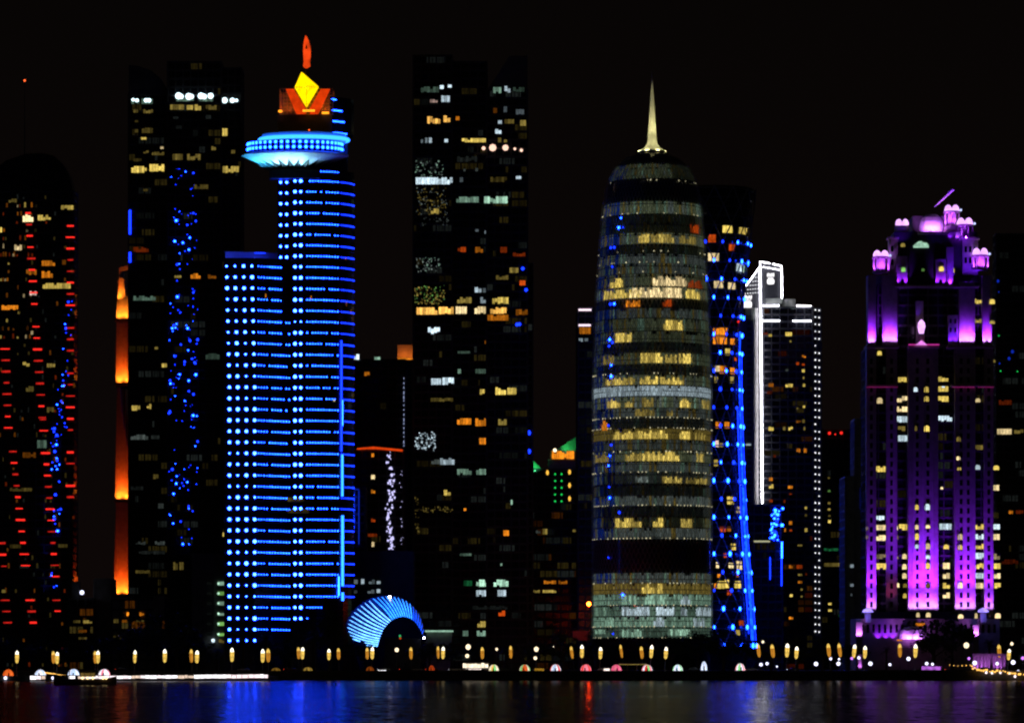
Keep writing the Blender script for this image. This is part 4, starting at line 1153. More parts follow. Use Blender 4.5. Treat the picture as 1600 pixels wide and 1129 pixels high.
KW = [(1126, 1142, 357, 369, 'y', .9), (1152, 1165, 359, 369, 'y', .9), (1104, 1116, 372, 384, 'r', .5), (1104, 1121, 399, 413, 'c', .8), (1136, 1146, 384, 396, 'r', .6), (1148, 1158, 414, 429, 'w', .95), (1160, 1167, 416, 428, 'g', .6), (1113, 1128, 443, 454, 'c', .8), (1135, 1147, 445, 455, 'c', .8),
      (1112, 1122, 516, 529, 'o', 1), (1122, 1135, 515, 529, 'o', 1), (1112, 1121, 530, 541, 'o', .9), (1122, 1134, 530, 541, 'o', .95), (1139, 1147, 531, 541, 'o', .8), (1131, 1139, 547, 557, 'y', .7), (1114, 1123, 574, 584, 'c', .8), (1122, 1133, 574, 586, 'o', .8), (1139, 1147, 576, 586, 'o', .8), (1114, 1120, 591, 600, 'n', .7), (1139, 1146, 590, 600, 'n', .7),
      (1116, 1124, 661, 671, 'o', .8), (1130, 1138, 661, 671, 'o', .8), (1115, 1121, 690, 700, 'p', .8), (1122, 1128, 694, 700, 'n', .7), (1113, 1120, 720, 730, 'y', .6), (1134, 1145, 777, 789, 'y', .9), (1149, 1155, 792, 802, 'c', .6), (1122, 1132, 824, 832, 'r', .6), (1134, 1140, 824, 831, 'o', .6), (1140, 1148, 850, 860, 'y', .8),
      (1116, 1121, 879, 888, 'c', .9), (1136, 1144, 880, 888, 'c', .9), (1149, 1158, 877, 890, 'c', 1), (1113, 1117, 912, 920, 'o', .9), (1118, 1130, 908, 920, 'y', 1), (1130, 1137, 906, 919, 'y', 1), (1145, 1156, 908, 919, 'y', 1), (1118, 1123, 896, 903, 'o', .8), (1148, 1153, 893, 902, 'o', .6), (1133, 1140, 923, 930, 'r', .6), (1152, 1160, 969, 977, 'r', .5), (1147, 1154, 984, 992, 'n', .7),
      (1128, 1133, 865, 872, 'r', .4), (1146, 1150, 560, 565, 'r', 1)]
for xa, xb, y0, y1, c, lv in KW:
    r = rk(y1) - 1.3
    a0 = math.asin(max(-.99, min(.99, X(xa, Y) - kx >= r and .98 or (X(xa, Y) - kx) / r)))
    a1 = math.asin(max(-.99, min(.99, (X(xb, Y) - kx) / r)))
    b = MB(); nn = max(1, round((xb - xa) / 5)); ms = []
    for i in range(nn):
        b0, b1 = a0 + (a1 - a0) * (i + .05) / nn, a0 + (a1 - a0) * (i + .95) / nn
        mt = wmat(c, lv * random.choice((.7, 1, 1.2)))
        if mt not in ms: ms.append(mt)
        b.quad(kv(b0, y1, -1.25), kv(b1, y1, -1.25), kv(b1, y0, -1.25), kv(b0, y0, -1.25), ms.index(mt))
    b.build('lit_window', ms, t)
b = MB(); b.pbox(1122, 1132, 297, 302, Y - 12, 0, .5); b.build('roof_strip', wmat('e', .25), t)
b = MB(); b.ball(kv(.9, 505, .8), .5); b.build('beacon', RED_T, t)

# ------------------------------------------------------------------ L: white-edged tower
Y = 2010
t = thing('office_tower', 'dark tower outlined in white tubes with a sail-shaped crown and glowing sign', 'tower', (X(1235, Y), Y, GZ))
facade(t, 1193, 1270, 480, 1046, Y, 34, 11, 12, dim=0.2, dimc='onr')
facade(t, 1166, 1192.6, 500, 1046, Y + 4, 30, 9, 9, core=DCONC, band=CONC, dim=0.0, wall_name='side_bay')
facade(t, 1270.4, 1283, 482, 1046, Y + 2, 26, 11, 8, dim=0.0, wall_name='corner_bay')
b = MB(); b.pslab([(1165, 500), (1187, 500), (1187, 413), (1166, 447)], Y, 2, 8); b.build('sail_wall', LEDGE, t)
b = MB(); b.pslab([(1193, 480), (1220, 480), (1220.5, 414), (1188.6, 409), (1188.6, 480)], Y, 1, 10); b.build('crown_wall', LEDGE, t)
u = K * Y
b = MB(); b.lathe([(10 * u, Z(481, Y)), (10.5 * u, Z(466, Y)), (9.2 * u, Z(466, Y)), (9.2 * u, Z(470, Y))], X(1234, Y), Y + 6, 24); b.build('roof_drum', CONC, t)
b = MB(); b.pbox(1197, 1222, 466, 474, Y, -.3, 1); b.build('roof_house', CONC, t)
b = MB(); b.lathe([(5.5 * u, Z(1040, Y)), (5.5 * u, Z(481, Y))], X(1180, Y), Y + 2, 16); b.build('round_pier', CONC, t)
for x in (1200, 1215, 1240): spot(t, P(x, 479, Y) + Vector((0, -5, 0)), P(x, 460, Y + 1), 700, (.75, .9, .88), 120)
spot(t, P(1179, 500, Y) + Vector((0, -6, -2)), P(1180, 478, Y), 1500, (.75, .9, .88), 90)
spot(t, P(1194, 476, Y) + Vector((0, -1.2, 0)), P(1199, 445, Y + 1), 700, (.75, .95, .85), 40)
def strip(pts, r=.42, mat=WHITE_T, dy=-.6):
    r *= .56
    b = MB(); b.tube([P(x, y, Y) + Vector((0, dy, 0)) for x, y in pts], r, 6); return b.build('light_strip', mat, t)
strip([(1187.5, 417), (1188, 455), (1189.5, 600), (1191, 786)], .62)
strip([(1165.5, 446.5), (1186, 418.5)], .38)
strip([(1187.5, 418), (1187.5, 409), (1203, 411.5)], .42)
strip([(1207.5, 412.7), (1221, 415.5), (1221.3, 424), (1221.8, 466)], .42)
strip([(1191, 417), (1219, 422)], .22)
for xa, xb, y in ((1192, 1217, 477.5), (1245, 1267, 477.8), (1191, 1218, 501), (1239, 1267, 501.3)): strip([(xa, y), (xb, y)], .42)
_, tdot = dome_mesh('edge_lamp', .42, 6, 2, emat('white edge lamp', (235, 235, 240), 1.5))
for i in range(46):
    y = 484 + i * 11.15
    for x in (1274, 1280):
        if random.random() < .03: continue
        s = random.uniform(.8, 1.1)
        inst('edge_lamp', tdot, t, P(x, y + (x - 1274) * .12, Y + 1.6), 0, (s, s, s))
for j in range(5):
    for i in range(6):
        x, y = 1184.5 - i * 4.0, 433 + j * 6.0
        if y > 447 - (x - 1166) * 1.45 + 3: inst('sail_lamp', tdot, t, P(x, y + i * .3, Y + 1.8), 0, (.85, .8, .65))
SIGN = emat('sign white', (255, 252, 255), 1.5)
def sign(x0, x1, y, sc_, label):
    s = MB(); w = x1 - x0
    random.seed(3)
    for i in range(7):
        xx = x0 + w * i / 7
        h = (3.2, 4.6, 3.4, 2.6, 4.2, 3.0, 4.4)[i] * sc_
        s.pbox(xx, xx + w / 8.5, y - h, y + (.6 if i % 3 else 1.2), Y, .3, .8)
    s.pbox(x0, x1, y - .6, y + .5, Y, .35, .75)
    for i in range(6):
        xx = x0 + w * (.12 + .13 * i)
        s.pbox(xx, xx + w * .09, y + 2.0 * sc_, y + 3.7 * sc_, Y, .3, .8)
    yb_ = y + 9 * sc_
    pts = [((x0 + x1) / 2 + w * .5 * math.copysign(abs(math.cos(a)) ** .55, math.cos(a)), yb_ - 4.4 * sc_ * math.copysign(abs(math.sin(a)) ** .6, math.sin(a))) for a in [2 * PI * i / 20 for i in range(20)]]
    s.pslab(pts, Y, .3, .8)
    return s.build('sign', SIGN, t, label=label)
sign(1198.5, 1210, 430.5, 1.0, 'white script sign over a round-cornered badge')
sg = sign(1162.5, 1175, 465.5, 1.05, 'white script sign over a fringed badge on the sail wall')
b = MB()
for i in range(7): b.pbox(1162.5 + i * 1.85, 1163.5 + i * 1.85, 478, 480.5, Y, .3, .8)
b.build('sign_fringe', SIGN, sg)
LW = [(400, 470, 420, 485, 'y', .8), (372, 462, 398, 475, 'r', .3), (488, 460, 523, 482, 'y', .95), (510, 502, 520, 515, 'n', .7), (573, 578, 595, 595, 'o', .8), (543, 615, 560, 632, 'r', .6), (573, 622, 590, 635, 'r', .6), (488, 650, 505, 665, 'k', .3), (573, 652, 590, 672, 'y', .9), (578, 690, 588, 705, 'n', .7),
      (400, 725, 428, 745, 'o', .5), (488, 727, 527, 747, 'y', .9), (578, 727, 592, 745, 'n', .8), (545, 850, 557, 862, 'n', .5), (578, 840, 592, 860, 'y', .8), (417, 910, 428, 930, 'k', .25), (543, 912, 570, 932, 'o', .45), (575, 912, 590, 932, 'n', .4), (400, 950, 428, 972, 'y', .9), (475, 950, 490, 970, 'n', .6), (503, 950, 527, 970, 'y', .95), (582, 950, 592, 970, 'n', .5), (545, 1065, 568, 1085, 'o', .7), (583, 1062, 600, 1087, 'o', .8),
      (392, 765, 420, 782, 'r', .3), (375, 800, 386, 820, 'k', .2), (375, 1035, 384, 1050, 'k', .25), (425, 1095, 440, 1110, 'r', .3)]
wins(t, Y - .05, LW, 1080, 380, 3.32)
LW2 = [(515, 0, 535, 20, 'o', .6), (550, 0, 565, 22, 'o', .7), (380, 142, 400, 160, 'o', .8), (380, 175, 403, 197, 'y', .9), (473, 178, 498, 198, 'o', .9), (480, 218, 493, 228, 'r', .5), (382, 250, 400, 265, 'r', .6), (452, 250, 462, 268, 'r', .4), (555, 285, 568, 305, 'y', .8), (555, 320, 568, 335, 'n', .3), (478, 355, 495, 375, 'o', .8), (555, 390, 570, 410, 'y', .8), (480, 395, 495, 408, 'r', .6), (455, 390, 465, 410, 'o', .6),
       (520, 470, 545, 480, 'n', .5), (478, 570, 498, 588, 'o', .6), (515, 570, 545, 590, 'r', .5), (522, 613, 545, 625, 'n', .6), (558, 610, 568, 622, 'r', .3), (522, 648, 545, 662, 'o', .6), (535, 685, 547, 697, 'y', .6), (482, 713, 498, 728, 'y', .9), (535, 720, 547, 730, 'n', .5), (478, 820, 500, 838, 'o', 1)]
wins(t, Y - .05, LW2, 1080, 700, 3.136)
b = MB(); b.pbox(1166, 1174, 692.5, 695, Y, 3, 3.6); b.build('balcony_strip', wmat('w', .4), t)
Y = 1965
t = thing('low_block', 'dark mid-height block with a splash of blue light at its upper corner', 'building', (X(1195, Y), Y, GZ))
facade(t, 1178, 1223, 847, 1046, Y, 25, 13, 12, dim=0.05)
facade(t, 1166, 1204, 789, 846.4, Y + 3, 20, 13, 12, dim=0.0, wall_name='upper_wall')
facade(t, 1204.4, 1220, 789, 846.4, Y + 4, 18, 13, 8, dim=0.0, wall_name='corner_bay')
b = MB(); b.pbox(1178, 1203, 844, 846.5, Y, -.6, .5); b.build('roof_strip', emat('pale strip', (215, 215, 170), .6), t)
random.seed(8)
for i in range(46):
    y = random.uniform(792, 844); x = 1209 + random.gauss(0, 3.2) + (2.5 if y < 815 else 0)
    inst('blue_lamp_or_glint', random.choice((small_blue2, small_blue2, small_blue)), t, P(min(x, 1219), y, Y + 3.4), 0, (random.uniform(.8, 1.8),) * 3)
for p, s in (((1222, 820), 2), ((1223, 794), 1.5)): inst('blue_lamp_or_glint', small_blue2, t, P(*p, Y + 3.4), 0, (s,) * 3)
for xa, xb, ya, yb, m in ((1220.5, 1222.8, 846, 872, BLUE_S), (1220.3, 1222, 872, 915, BLUE_D), (1202.5, 1204, 870, 905, BLUE_D)):
    b = MB(); b.pbox(xa, xb, ya, yb, Y, -.5, 0); b.build('light_strip', m, t)

# ------------------------------------------------------------------ M: dim blocks between the white-edged and purple towers
Y = 2060
t = thing('office_block', 'dim block topped by two red lamps between white-edged and purple towers', 'building', (X(1310, Y), Y, GZ))
facade(t, 1284, 1340, 672, 1046, Y, 30, 12, 12, dim=0.12)
for x, y in ((1296, 676.5), (1314.5, 676), (1305, 678)):
    b = MB(); b.ball(P(x, y, Y - .6), .75 if x != 1305 else .4); b.build('red_lamp', RED_T, t)
wins(t, Y, [(668, 203, 683, 215, 'l', .4), (668, 262, 683, 275, 'n', .5), (668, 293, 683, 305, 'y', .6), (670, 325, 684, 336, 'n', .4), (670, 350, 685, 367, 'y', .9), (650, 488, 720, 504, 'e', .35), (650, 560, 730, 580, 'n', .45), (670, 755, 688, 768, 'y', .9), (670, 787, 690, 800, 'y', .9), (720, 812, 738, 826, 'e', .2), (668, 140, 680, 150, 'n', .4)], 1080, 700, 3.136)
Y = 1900
t = thing('apartment_block', 'plain grey concrete tower just left of the purple-lit tower', 'building', (X(1342, Y), Y, GZ))
facade(t, 1321, 1363, 745, 1046, Y, 30, 13, 14, core=CONC, band=CONC, dim=0.0)
facade(t, 1336, 1365, 655, 744.6, Y + 4, 22, 13, 14, core=CONC, band=CONC, dim=0.0, wall_name='upper_wall')
wins(t, Y - .1, [(778, 567, 797, 585, 'w', .55), (840, 565, 858, 585, 'w', .4), (778, 662, 797, 678, 'w', .5), (838, 655, 860, 683, 'w', .7), (840, 705, 860, 720, 'w', .6), (780, 707, 790, 724, 'w', .2), (840, 287, 855, 303, 'w', .5)], 1080, 700, 3.136)
b = MB(); b.pbox(1343, 1345.5, 762, 795, Y, -.4, 0); b.build('light_strip', emat('dim blue strip', (20, 35, 130), .12), t)

# ------------------------------------------------------------------ N: purple-lit stone tower
Y = 1720
u = K * Y
t = thing('ornate_tower', 'stone tower with stepped domed crown floodlit in purple', 'tower', (X(1453, Y), Y, GZ))
PU = (0.26, 0.016, 1.0)
PV = (0.14, 0.010, 1.0)
PH = (0.55, 0.20, 1.0)
PM = (0.42, 0.06, 1.0)
PK = (0.62, 0.16, 1.0)
facade(t, 1358, 1548, 541, 1046, Y + 4, 36, 14.6, 15, core=GLASS, band=DCONC, dim=0.10, wall_name='shaft_wall')
piers = [(1354.5, 1368.5, 0), (1385, 1401, 2.2), (1419.5, 1465.5, -1.5), (1492.5, 1523.5, -1.0), (1538.5, 1551.5, 0)]
for xa, xb, dy in piers:
    b = MB(); b.pbox(xa, xb, 541, 964, Y + dy, 0, 6); pr = b.build('pier', STONE, t)
    r = MB()
    w = xb - xa
    m = 1 if w < 20 else (2 if w > 40 else 2)
    cols = {1: [(.5,)], 2: [(.30,), (.66,)]}[m]
    for (cf,) in cols:
        for k in range(28):
            y = 560 + k * 14.6
            xc = xa + w * cf
            r.pbox(xc - 2.2, xc + 2.2, y, y + 8.5, Y + dy, -.04, .02)
    r.build('window_recess', GLASS, pr, kind='stuff')
    f = MB()
    nf = max(2, round(w / 6.5))
    for i in range(nf + 1):
        xx = xa + w * i / nf
        if any(abs(xx - (xa + w * cf)) < 2.6 for (cf,) in cols): continue
        f.pbox(xx - .55, xx + .55, 548, 962, Y + dy, -.35, 0)
    f.build('pilaster', STONE, pr, kind='stuff')
for y0 in (603,):
    b = MB(); b.pbox(1353, 1402, y0 - 1.4, y0 + 1.4, Y, -1.3, 4); b.pbox(1486, 1552.5, y0 - 2.2, y0 + .4, Y, -1.8, 4); lg = b.build('string_course', STONE, t)
for xa, xb in ((1353, 1402), (1487, 1522), (1527, 1552)):
    b = MB(); b.pbox(xa, xb, 604.6, 605.6, Y, -2.0, -1.5); b.build('cornice_strip', emat('pink strip', (170, 40, 120), .45, .4, .2), t)
b = MB(); b.pbox(1352.5, 1404, 540.5, 544, Y, -3.2, 8); b.pbox(1418, 1466, 540.5, 544, Y, -4.2, 8); b.pbox(1480, 1553, 540.5, 544, Y, -3.2, 8); b.build('terrace', STONE, t)
b = MB(); b.pbox(1418, 1466, 538.6, 540.4, Y, -4.6, -4.2); b.build('cornice_strip', emat('pink strip', (230, 60, 180), .6), t)
# tier 2
Y2 = Y + 6
facade(t, 1372, 1544, 445, 540, Y2 + 3, 28, 14.6, 15, core=GLASS, band=DCONC, dim=0.08, wall_name='shaft_wall')
for xa, xb, ya, dy in ((1356, 1368.5, 430, -1), (1379, 1402, 430, -.5), (1431, 1443, 470, 0), (1482, 1497, 492, -.6), (1499, 1523.5, 440, 0), (1535, 1549.5, 430, -1)):
    b = MB(); b.pbox(xa, xb, ya, 540.4, Y2 + dy, 0, 8); b.build('pier', STONE, t)
r = MB()
for x in (1485.5, 1492.5): 
    for y in (498, 512): r.pbox(x - 1.6, x + 1.6, y, y + 7, Y2 - .6, -.05, .1)
r.build('window_recess', GLASS, t, kind='stuff')
for xc in (1377.5, 1533.0):
    b = MB(); b.lathe([(15.2 * u, Z(541, Y2)), (15.2 * u, Z(432, Y2)), (16.5 * u, Z(431, Y2)), (16.5 * u, Z(427, Y2))], X(xc, Y2), Y2 + 11, 8); b.build('turret_shaft', STONE, t)
# tier 3
Y3 = Y + 10
b = MB(); b.pbox(1397, 1527, 362, 448, Y3, 0, 24); b.build('crown_block', DCONC, t)
for xa, xb, ya, yb, dy in ((1389, 1403, 374, 447, -1), (1400, 1418, 400, 447, -2.2), (1462, 1478.5, 405, 447, -2.2), (1479.5, 1490, 386, 447, -3), (1504, 1528, 374, 430, -1)):
    b = MB(); b.pbox(xa, xb, ya, yb, Y3 + dy, 0, 5); b.build('pier', STONE, t)
b = MB(); b.pbox(1386, 1404, 371, 374, Y3, -2, 5); b.pbox(1500, 1531, 371, 374, Y3, -2.6, 8); b.build('cornice', STONE, t)
b = MB(); b.pbox(1396, 1528, 447.5, 450.5, Y3, -7.5, 2); b.build('terrace', STONE, t)
r = MB()
for x, y, d_ in ((1394, 384, -1), (1394, 405, -1), (1410.5, 436, -2.2), (1470, 437, -2.2), (1509, 385, -1), (1516, 385, -1), (1523, 385, -1), (1509, 402, -1), (1516, 402, -1)):
    r.pbox(x - 2, x + 2, y, y + 9, Y3 + d_, -.05, .1)
r.build('window_recess', GLASS, t, kind='stuff')
# tier 4: drums, domes, turrets
b = MB(); b.pbox(1428, 1482, 335, 362, Y3, 6, 22); b.build('dome_base', DCONC, t)
DOME_L = emat('pale pink dome glow', None, 1, linear=(1.25, .62, 1.6), noise=.3, scale=.4)  # glow put into the domes in place of lamps lighting each
def dome(xc, yb_, w, h, Yq, mat, name='dome', n=16):
    r_ = w / 2 * K * Yq
    hh = h * K * Yq
    b = MB(); b.lathe([(r_ * math.cos(a), Z(yb_, Yq) + hh * math.sin(a) ** .9) for a in [PI / 2 * j / 7 for j in range(7)]] + [(.02, Z(yb_, Yq) + hh)], X(xc, Yq), Yq + r_, n)
    return b.build(name, mat, t)
b = MB()
Yd = Y3 + 2
rD = 20.5 * K * Yd
b.lathe([(rD, Z(362, Yd)), (rD * .98, Z(352, Yd)), (rD * .9, Z(345, Yd)), (rD * .72, Z(338, Yd)), (rD * .45, Z(333.5, Yd)), (.05, Z(332, Yd))], X(1457, Yd), Yd + rD, 10)
b.build('main_dome', WHITE, t)
for dx in (-1, 0, 1): spot(t, P(1457 + dx * 16, 363.5, Yd) + Vector((0, -2.4, 0)), P(1457 + dx * 8, 348, Yd + 2), 5200, PK, 120)
b = MB(); b.pbox(1434, 1481, 363, 366, Y3, -3, 4); b.build('cornice', STONE, t)
def turret(xc, yb_, w, hcol, hdome, Yq, lit=900, two=True):
    th = w / 2 * K * Yq
    zc = Z(yb_, Yq)
    hc = hcol * K * Yq
    b = MB()
    b.lathe([(th * 1.05, zc - .5), (th * 1.05, zc)], X(xc, Yq), Yq + th, 8)
    b.lathe([(th * .62, zc), (th * .62, zc + hc)], X(xc, Yq), Yq + th, 8)
    b.lathe([(th * 1.08, zc + hc), (th * 1.1, zc + hc + .7), (th * .95, zc + hc + .9)], X(xc, Yq), Yq + th, 8)
    tr = b.build('turret', STONE, t)
    for i in range(8):
        a = 2 * PI * (i + .5) / 8
        c = MB(); c.tube([(X(xc, Yq) + th * .94 * math.sin(a), Yq + th - th * .94 * math.cos(a), zc), (X(xc, Yq) + th * .94 * math.sin(a), Yq + th - th * .94 * math.cos(a), zc + hc)], .42, 6)
        c.build('column', STONE, tr)
    # dome in two gored halves with a dark seam, as seen from the water
    for s in (-1, 1):
        d_ = MB()
        rr_ = th * .52
        prof_ = [(rr_ * math.cos(a), zc + hc + .9 + hdome * K * Yq * math.sin(a)) for a in [PI / 2 * j / 5 for j in range(5)]] + [(.03, zc + hc + .9 + hdome * K * Yq)]
        d_.lathe(prof_, X(xc, Yq) + s * th * .47, Yq + th, 12)
        d_.build('dome', DOME_L, tr)
    b = MB(); b.ball((X(xc, Yq) + th * 1.12, Yq + th * .6, zc + hc + 1.2), .55); b.build('dome_lamp', emat('bluish lamp', (190, 200, 255), 1.3), tr)
    for a in (-.9, 0, .9):
        spot(t, (X(xc, Yq) + th * 1.5 * math.sin(a), Yq + th - th * 1.5 * math.cos(a), zc + .2), (X(xc, Yq) + th * .8 * math.sin(a), Yq + th - th * .8 * math.cos(a), zc + hc * .6), lit * 5, PM, 80, .8)
    return tr
turret(1377.5, 424, 25, 21, 10, Y2 - 1, 1000)
turret(1533, 419.5, 25, 19, 11, Y2 - 1, 1000)
turret(1509, 373, 26, 20, 11, Y3 - 1, 1000)
turret(1488.5, 352, 24, 20, 10, Y3 + 3, 1000)
b = MB(); b.pbox(1476, 1500, 352.5, 371, Y3, 3.2, 9); b.build('pier', STONE, t)
spot(t, P(1484, 371, Y3) + Vector((0, -1, 0)), P(1487, 358, Y3 + 3), 900, PU, 110)
for s in (-1, 1): dome(1410 + s * 5, 351, 11, 9.5, Y3 + 1, DOME_L)
b = MB(); b.lathe([(11.5 * u, Z(372, Y3)), (11.5 * u, Z(352, Y3))], X(1410, Y3), Y3 + 4, 10); b.build('turret_shaft', STONE, t)
b = MB(); b.tube([P(1460, 323, Y3 + 8), P(1490, 296, Y3 + 2)], [.35, .55], 6); b.build('flag_boom', WHITE, t)
spot(t, P(1458, 328, Y3 - 2), P(1490, 296, Y3 + 2), 9000, PV, 30, 1)
# uplights
def up(px, py, Yf, offs, target_up, power, col=PU, ang=60):
    spot(t, P(px, py, Yf) + Vector((0, -offs, .3)), P(px, py - target_up, Yf), power, col, ang, 1.0)
for px in (1359, 1364.5, 1382, 1388, 1394, 1400): up(px, 538, Y2 - .8, 1.6, 9, 2600, PH, 60)
for px in (1501, 1507, 1513, 1519): up(px, 538, Y2, 1.6, 10, 3200, PH, 60)
for px in (1538, 1546): up(px, 538, Y2 - 1, 1.6, 9, 2600, PH, 60)
for px in (1357, 1366): up(px, 538, Y2 - 1, 3.0, 20, 15000, PU, 46); up(px, 538, Y2 - 1, 2.0, 30, 1500, PV, 50)
for px in (1382, 1390, 1399): up(px, 538, Y2 - .5, 3.0, 20, 15000, PU, 46); up(px, 538, Y2 - .5, 2.0, 30, 1500, PV, 50)
up(1434, 500, Y2, 1.5, 25, 500, PV)
for px in (1485, 1493): up(px, 538, Y2 - .6, 1.4, 12, 3600, PV)
for px in (1501, 1510, 1519): up(px, 538, Y2, 3.0, 20, 15000, PU, 46); up(px, 538, Y2, 2.0, 30, 1500, PV, 50)
for px in (1538, 1546): up(px, 538, Y2 - 1, 3.0, 20, 15000, PU, 46); up(px, 538, Y2 - 1, 2.0, 30, 1500, PV, 50)
for px, w in ((1403, 1), (1415, 1.0), (1464, 1.0), (1475, 1.0), (1484.5, 1.6)): up(px, 446, Y3 - 2.3, 1.6, 10, 3000 * w, PU, 60)
up(1393, 446, Y3 - 1, 3, 45, 6000, PU, 70)
for px in (1479, 1486, 1493): up(px, 446, Y3 - 3, 2.5, 50, 3800, PV, 60)
spot(t, P(1500, 374, Y3) + Vector((0, -9, 0)), P(1497, 356, Y3 + 3), 2600, PU, 80)
spot(t, P(1406, 374, Y3) + Vector((0, -6, 0)), P(1408, 360, Y3 + 2), 700, PV, 80)
for px in (1508, 1516, 1524): up(px, 446, Y3 - 1, 4, 55, 4200, PV, 60)
up(1524, 385, Y3 - 1, 3, -20, 500, PV, 120)
base = 951
for xa, xb, dy, s in ((1354.5, 1368.5, 0, 1), (1419.5, 1465.5, -1.5, 1.2), (1492.5, 1523.5, -1, 1.1), (1538.5, 1551.5, 0, .9)):
    k = max(1, round((xb - xa) / 15))
    for i in range(k):
        px = xa + (xb - xa) * (i + .5) / k
        up(px, base, Y + dy, 3.2, 26, 12000 * s, PU, 70)
        for q in (-4, 4): up(px + q, base, Y + dy, 2.2, 8, 1300 * s, PH, 110)
        up(px, base, Y + dy, 8.0, 62, 90000 * s, PU, 42)
        up(px, base, Y + dy, 9.0, 110, 20000 * s, PV, 30)
up(1392, base, Y + 2.2, 4, 50, 1800, (.9, .05, .25), 60)
up(1394, base, Y + 2.2, 8, 110, 30000, PV, 34)
# lantern kiosk on the middle terrace
b = MB(); b.lathe([(6.5 * u, Z(540, Y - 3)), (5 * u, Z(530, Y - 3)), (5.5 * u, Z(524, Y - 3)), (3.5 * u, Z(521, Y - 3))], X(1440, Y - 3), Y - 2, 10); b.build('terrace_kiosk', STONE, t)
b = MB(); b.lathe([(3.6 * u, Z(520.8, Y - 3)), (6.2 * u, Z(510, Y - 3)), (5.4 * u, Z(504, Y - 3)), (1.5 * u, Z(499, Y - 3))], X(1440, Y - 3), Y - 2, 10); b.build('terrace_lantern', DOME_L, t)
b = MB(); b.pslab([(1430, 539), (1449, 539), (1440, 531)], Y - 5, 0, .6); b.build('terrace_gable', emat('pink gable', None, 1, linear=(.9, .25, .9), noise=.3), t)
spot(t, P(1440, 538, Y - 6), P(1440, 515, Y - 2.5), 700, (.35, .25, 1), 50)
# lit windows
NW = [(263, 10, 280, 30), (303, 8, 322, 32), (357, 7, 398, 30), (122, 50, 145, 75), (197, 45, 240, 70), (303, 45, 323, 67), (357, 45, 398, 68), (500, 48, 520, 70), (197, 85, 240, 107), (197, 122, 240, 147), (267, 158, 278, 180), (303, 157, 325, 182), (358, 120, 412, 143), (203, 160, 232, 180), (203, 195, 240, 220),
      (427, 197, 445, 220), (427, 275, 443, 293), (430, 317, 447, 330), (495, 232, 530, 252), (497, 308, 520, 328), (568, 310, 592, 333), (113, 313, 157, 337), (366, 392, 378, 403), (567, 385, 592, 408), (268, 460, 284, 482), (305, 457, 327, 483), (118, 503, 152, 522), (117, 538, 157, 560), (117, 577, 157, 600), (207, 535, 243, 560), (195, 540, 204, 560),
      (268, 537, 284, 557), (307, 533, 328, 557), (362, 533, 410, 558), (495, 535, 535, 557), (567, 535, 595, 557), (268, 570, 285, 597), (432, 572, 452, 597), (497, 573, 537, 595), (568, 573, 594, 597), (268, 612, 284, 630), (307, 608, 328, 633), (377, 613, 400, 632), (432, 610, 452, 635), (497, 610, 537, 632), (118, 650, 158, 670), (219, 648, 238, 670), (307, 648, 328, 670), (500, 645, 540, 670), (570, 648, 595, 672),
      (120, 685, 160, 710), (219, 687, 238, 710), (307, 683, 328, 708), (375, 683, 403, 708), (495, 685, 537, 708), (570, 685, 597, 708), (219, 722, 238, 745), (375, 722, 403, 745), (497, 722, 537, 745), (570, 723, 597, 745), (197, 760, 210, 787), (222, 762, 240, 783), (307, 760, 328, 780), (375, 760, 403, 783), (432, 757, 453, 783), (497, 760, 540, 783), (572, 760, 598, 783), (222, 800, 238, 820), (375, 797, 403, 820),
      (80, 540, 90, 560), (80, 577, 90, 597), (195, 577, 206, 595), (195, 655, 206, 670)]
DIMN = {(118, 650), (203, 160), (495, 232), (222, 762), (267, 158), (307, 760), (427, 197), (195, 577), (195, 655), (80, 540), (80, 577), (570, 648)}
for q in NW:
    px0, px1, py0, py1 = 1320 + q[0] / 2.4536, 1320 + q[2] / 2.4536, 600 + q[1] / 2.4536, 600 + q[3] / 2.4536
    xc = (px0 + px1) / 2
    dy = 3.9
    for xa, xb, d_ in piers:
        if xa <= xc <= xb: dy = d_ - .1
    arch = px1 - px0 < 10
    win_at(t, P(xc, (py0 + py1) / 2, Y + dy) + Vector((0, -.1, 0)), (px1 - px0) * K * Y, (py1 - py0) * K * Y, random.choice('ccyyl' if q[:2] in DIMN else 'cccyw'), .45 if q[:2] in DIMN else 1.0, arch=arch, panes=1 if arch else None)
for q, c, lv, Yq in (((280, 345, 305, 375), 'n', .9, Y3 - .3), ((283, 475, 307, 500), 'l', .8, Y3 - 2.5), ((473, 470, 500, 497), 'y', 1, Y3 - 2.5), ((538, 477, 553, 505), 'y', .9, Y3 - .3), ((385, 480, 403, 497), 'l', .4, Y3 - .3), ((648, 633, 690, 662), 'y', .9, Y2 + 2.6), ((728, 635, 757, 662), 'y', .9, Y2 - 1.3),
                     ((650, 735, 690, 758), 'n', .9, Y2 + 2.6), ((728, 735, 757, 762), 'n', .9, Y2 - 1.3), ((162, 888, 187, 920), 'y', .95, Y + 3.8), ((742, 932, 760, 957), 'n', .5, Y + 3.8), ((267, 1028, 312, 1055), 'y', .8, Y + 3.8), ((470, 1025, 522, 1052), 'y', 1, Y + 3.8), ((470, 1073, 522, 1103), 'y', .9, Y + 3.8)):
    px0, px1, py0, py1 = 1320 + q[0] / 3.225, 1320 + q[2] / 3.225, 270 + q[1] / 3.225, 270 + q[3] / 3.225
    win_at(t, P((px0 + px1) / 2, (py0 + py1) / 2, Yq) + Vector((0, -.1, 0)), (px1 - px0) * K * Yq, (py1 - py0) * K * Yq, c, lv, arch=px1 - px0 < 10, panes=1 if px1 - px0 < 10 else None)
b = MB()
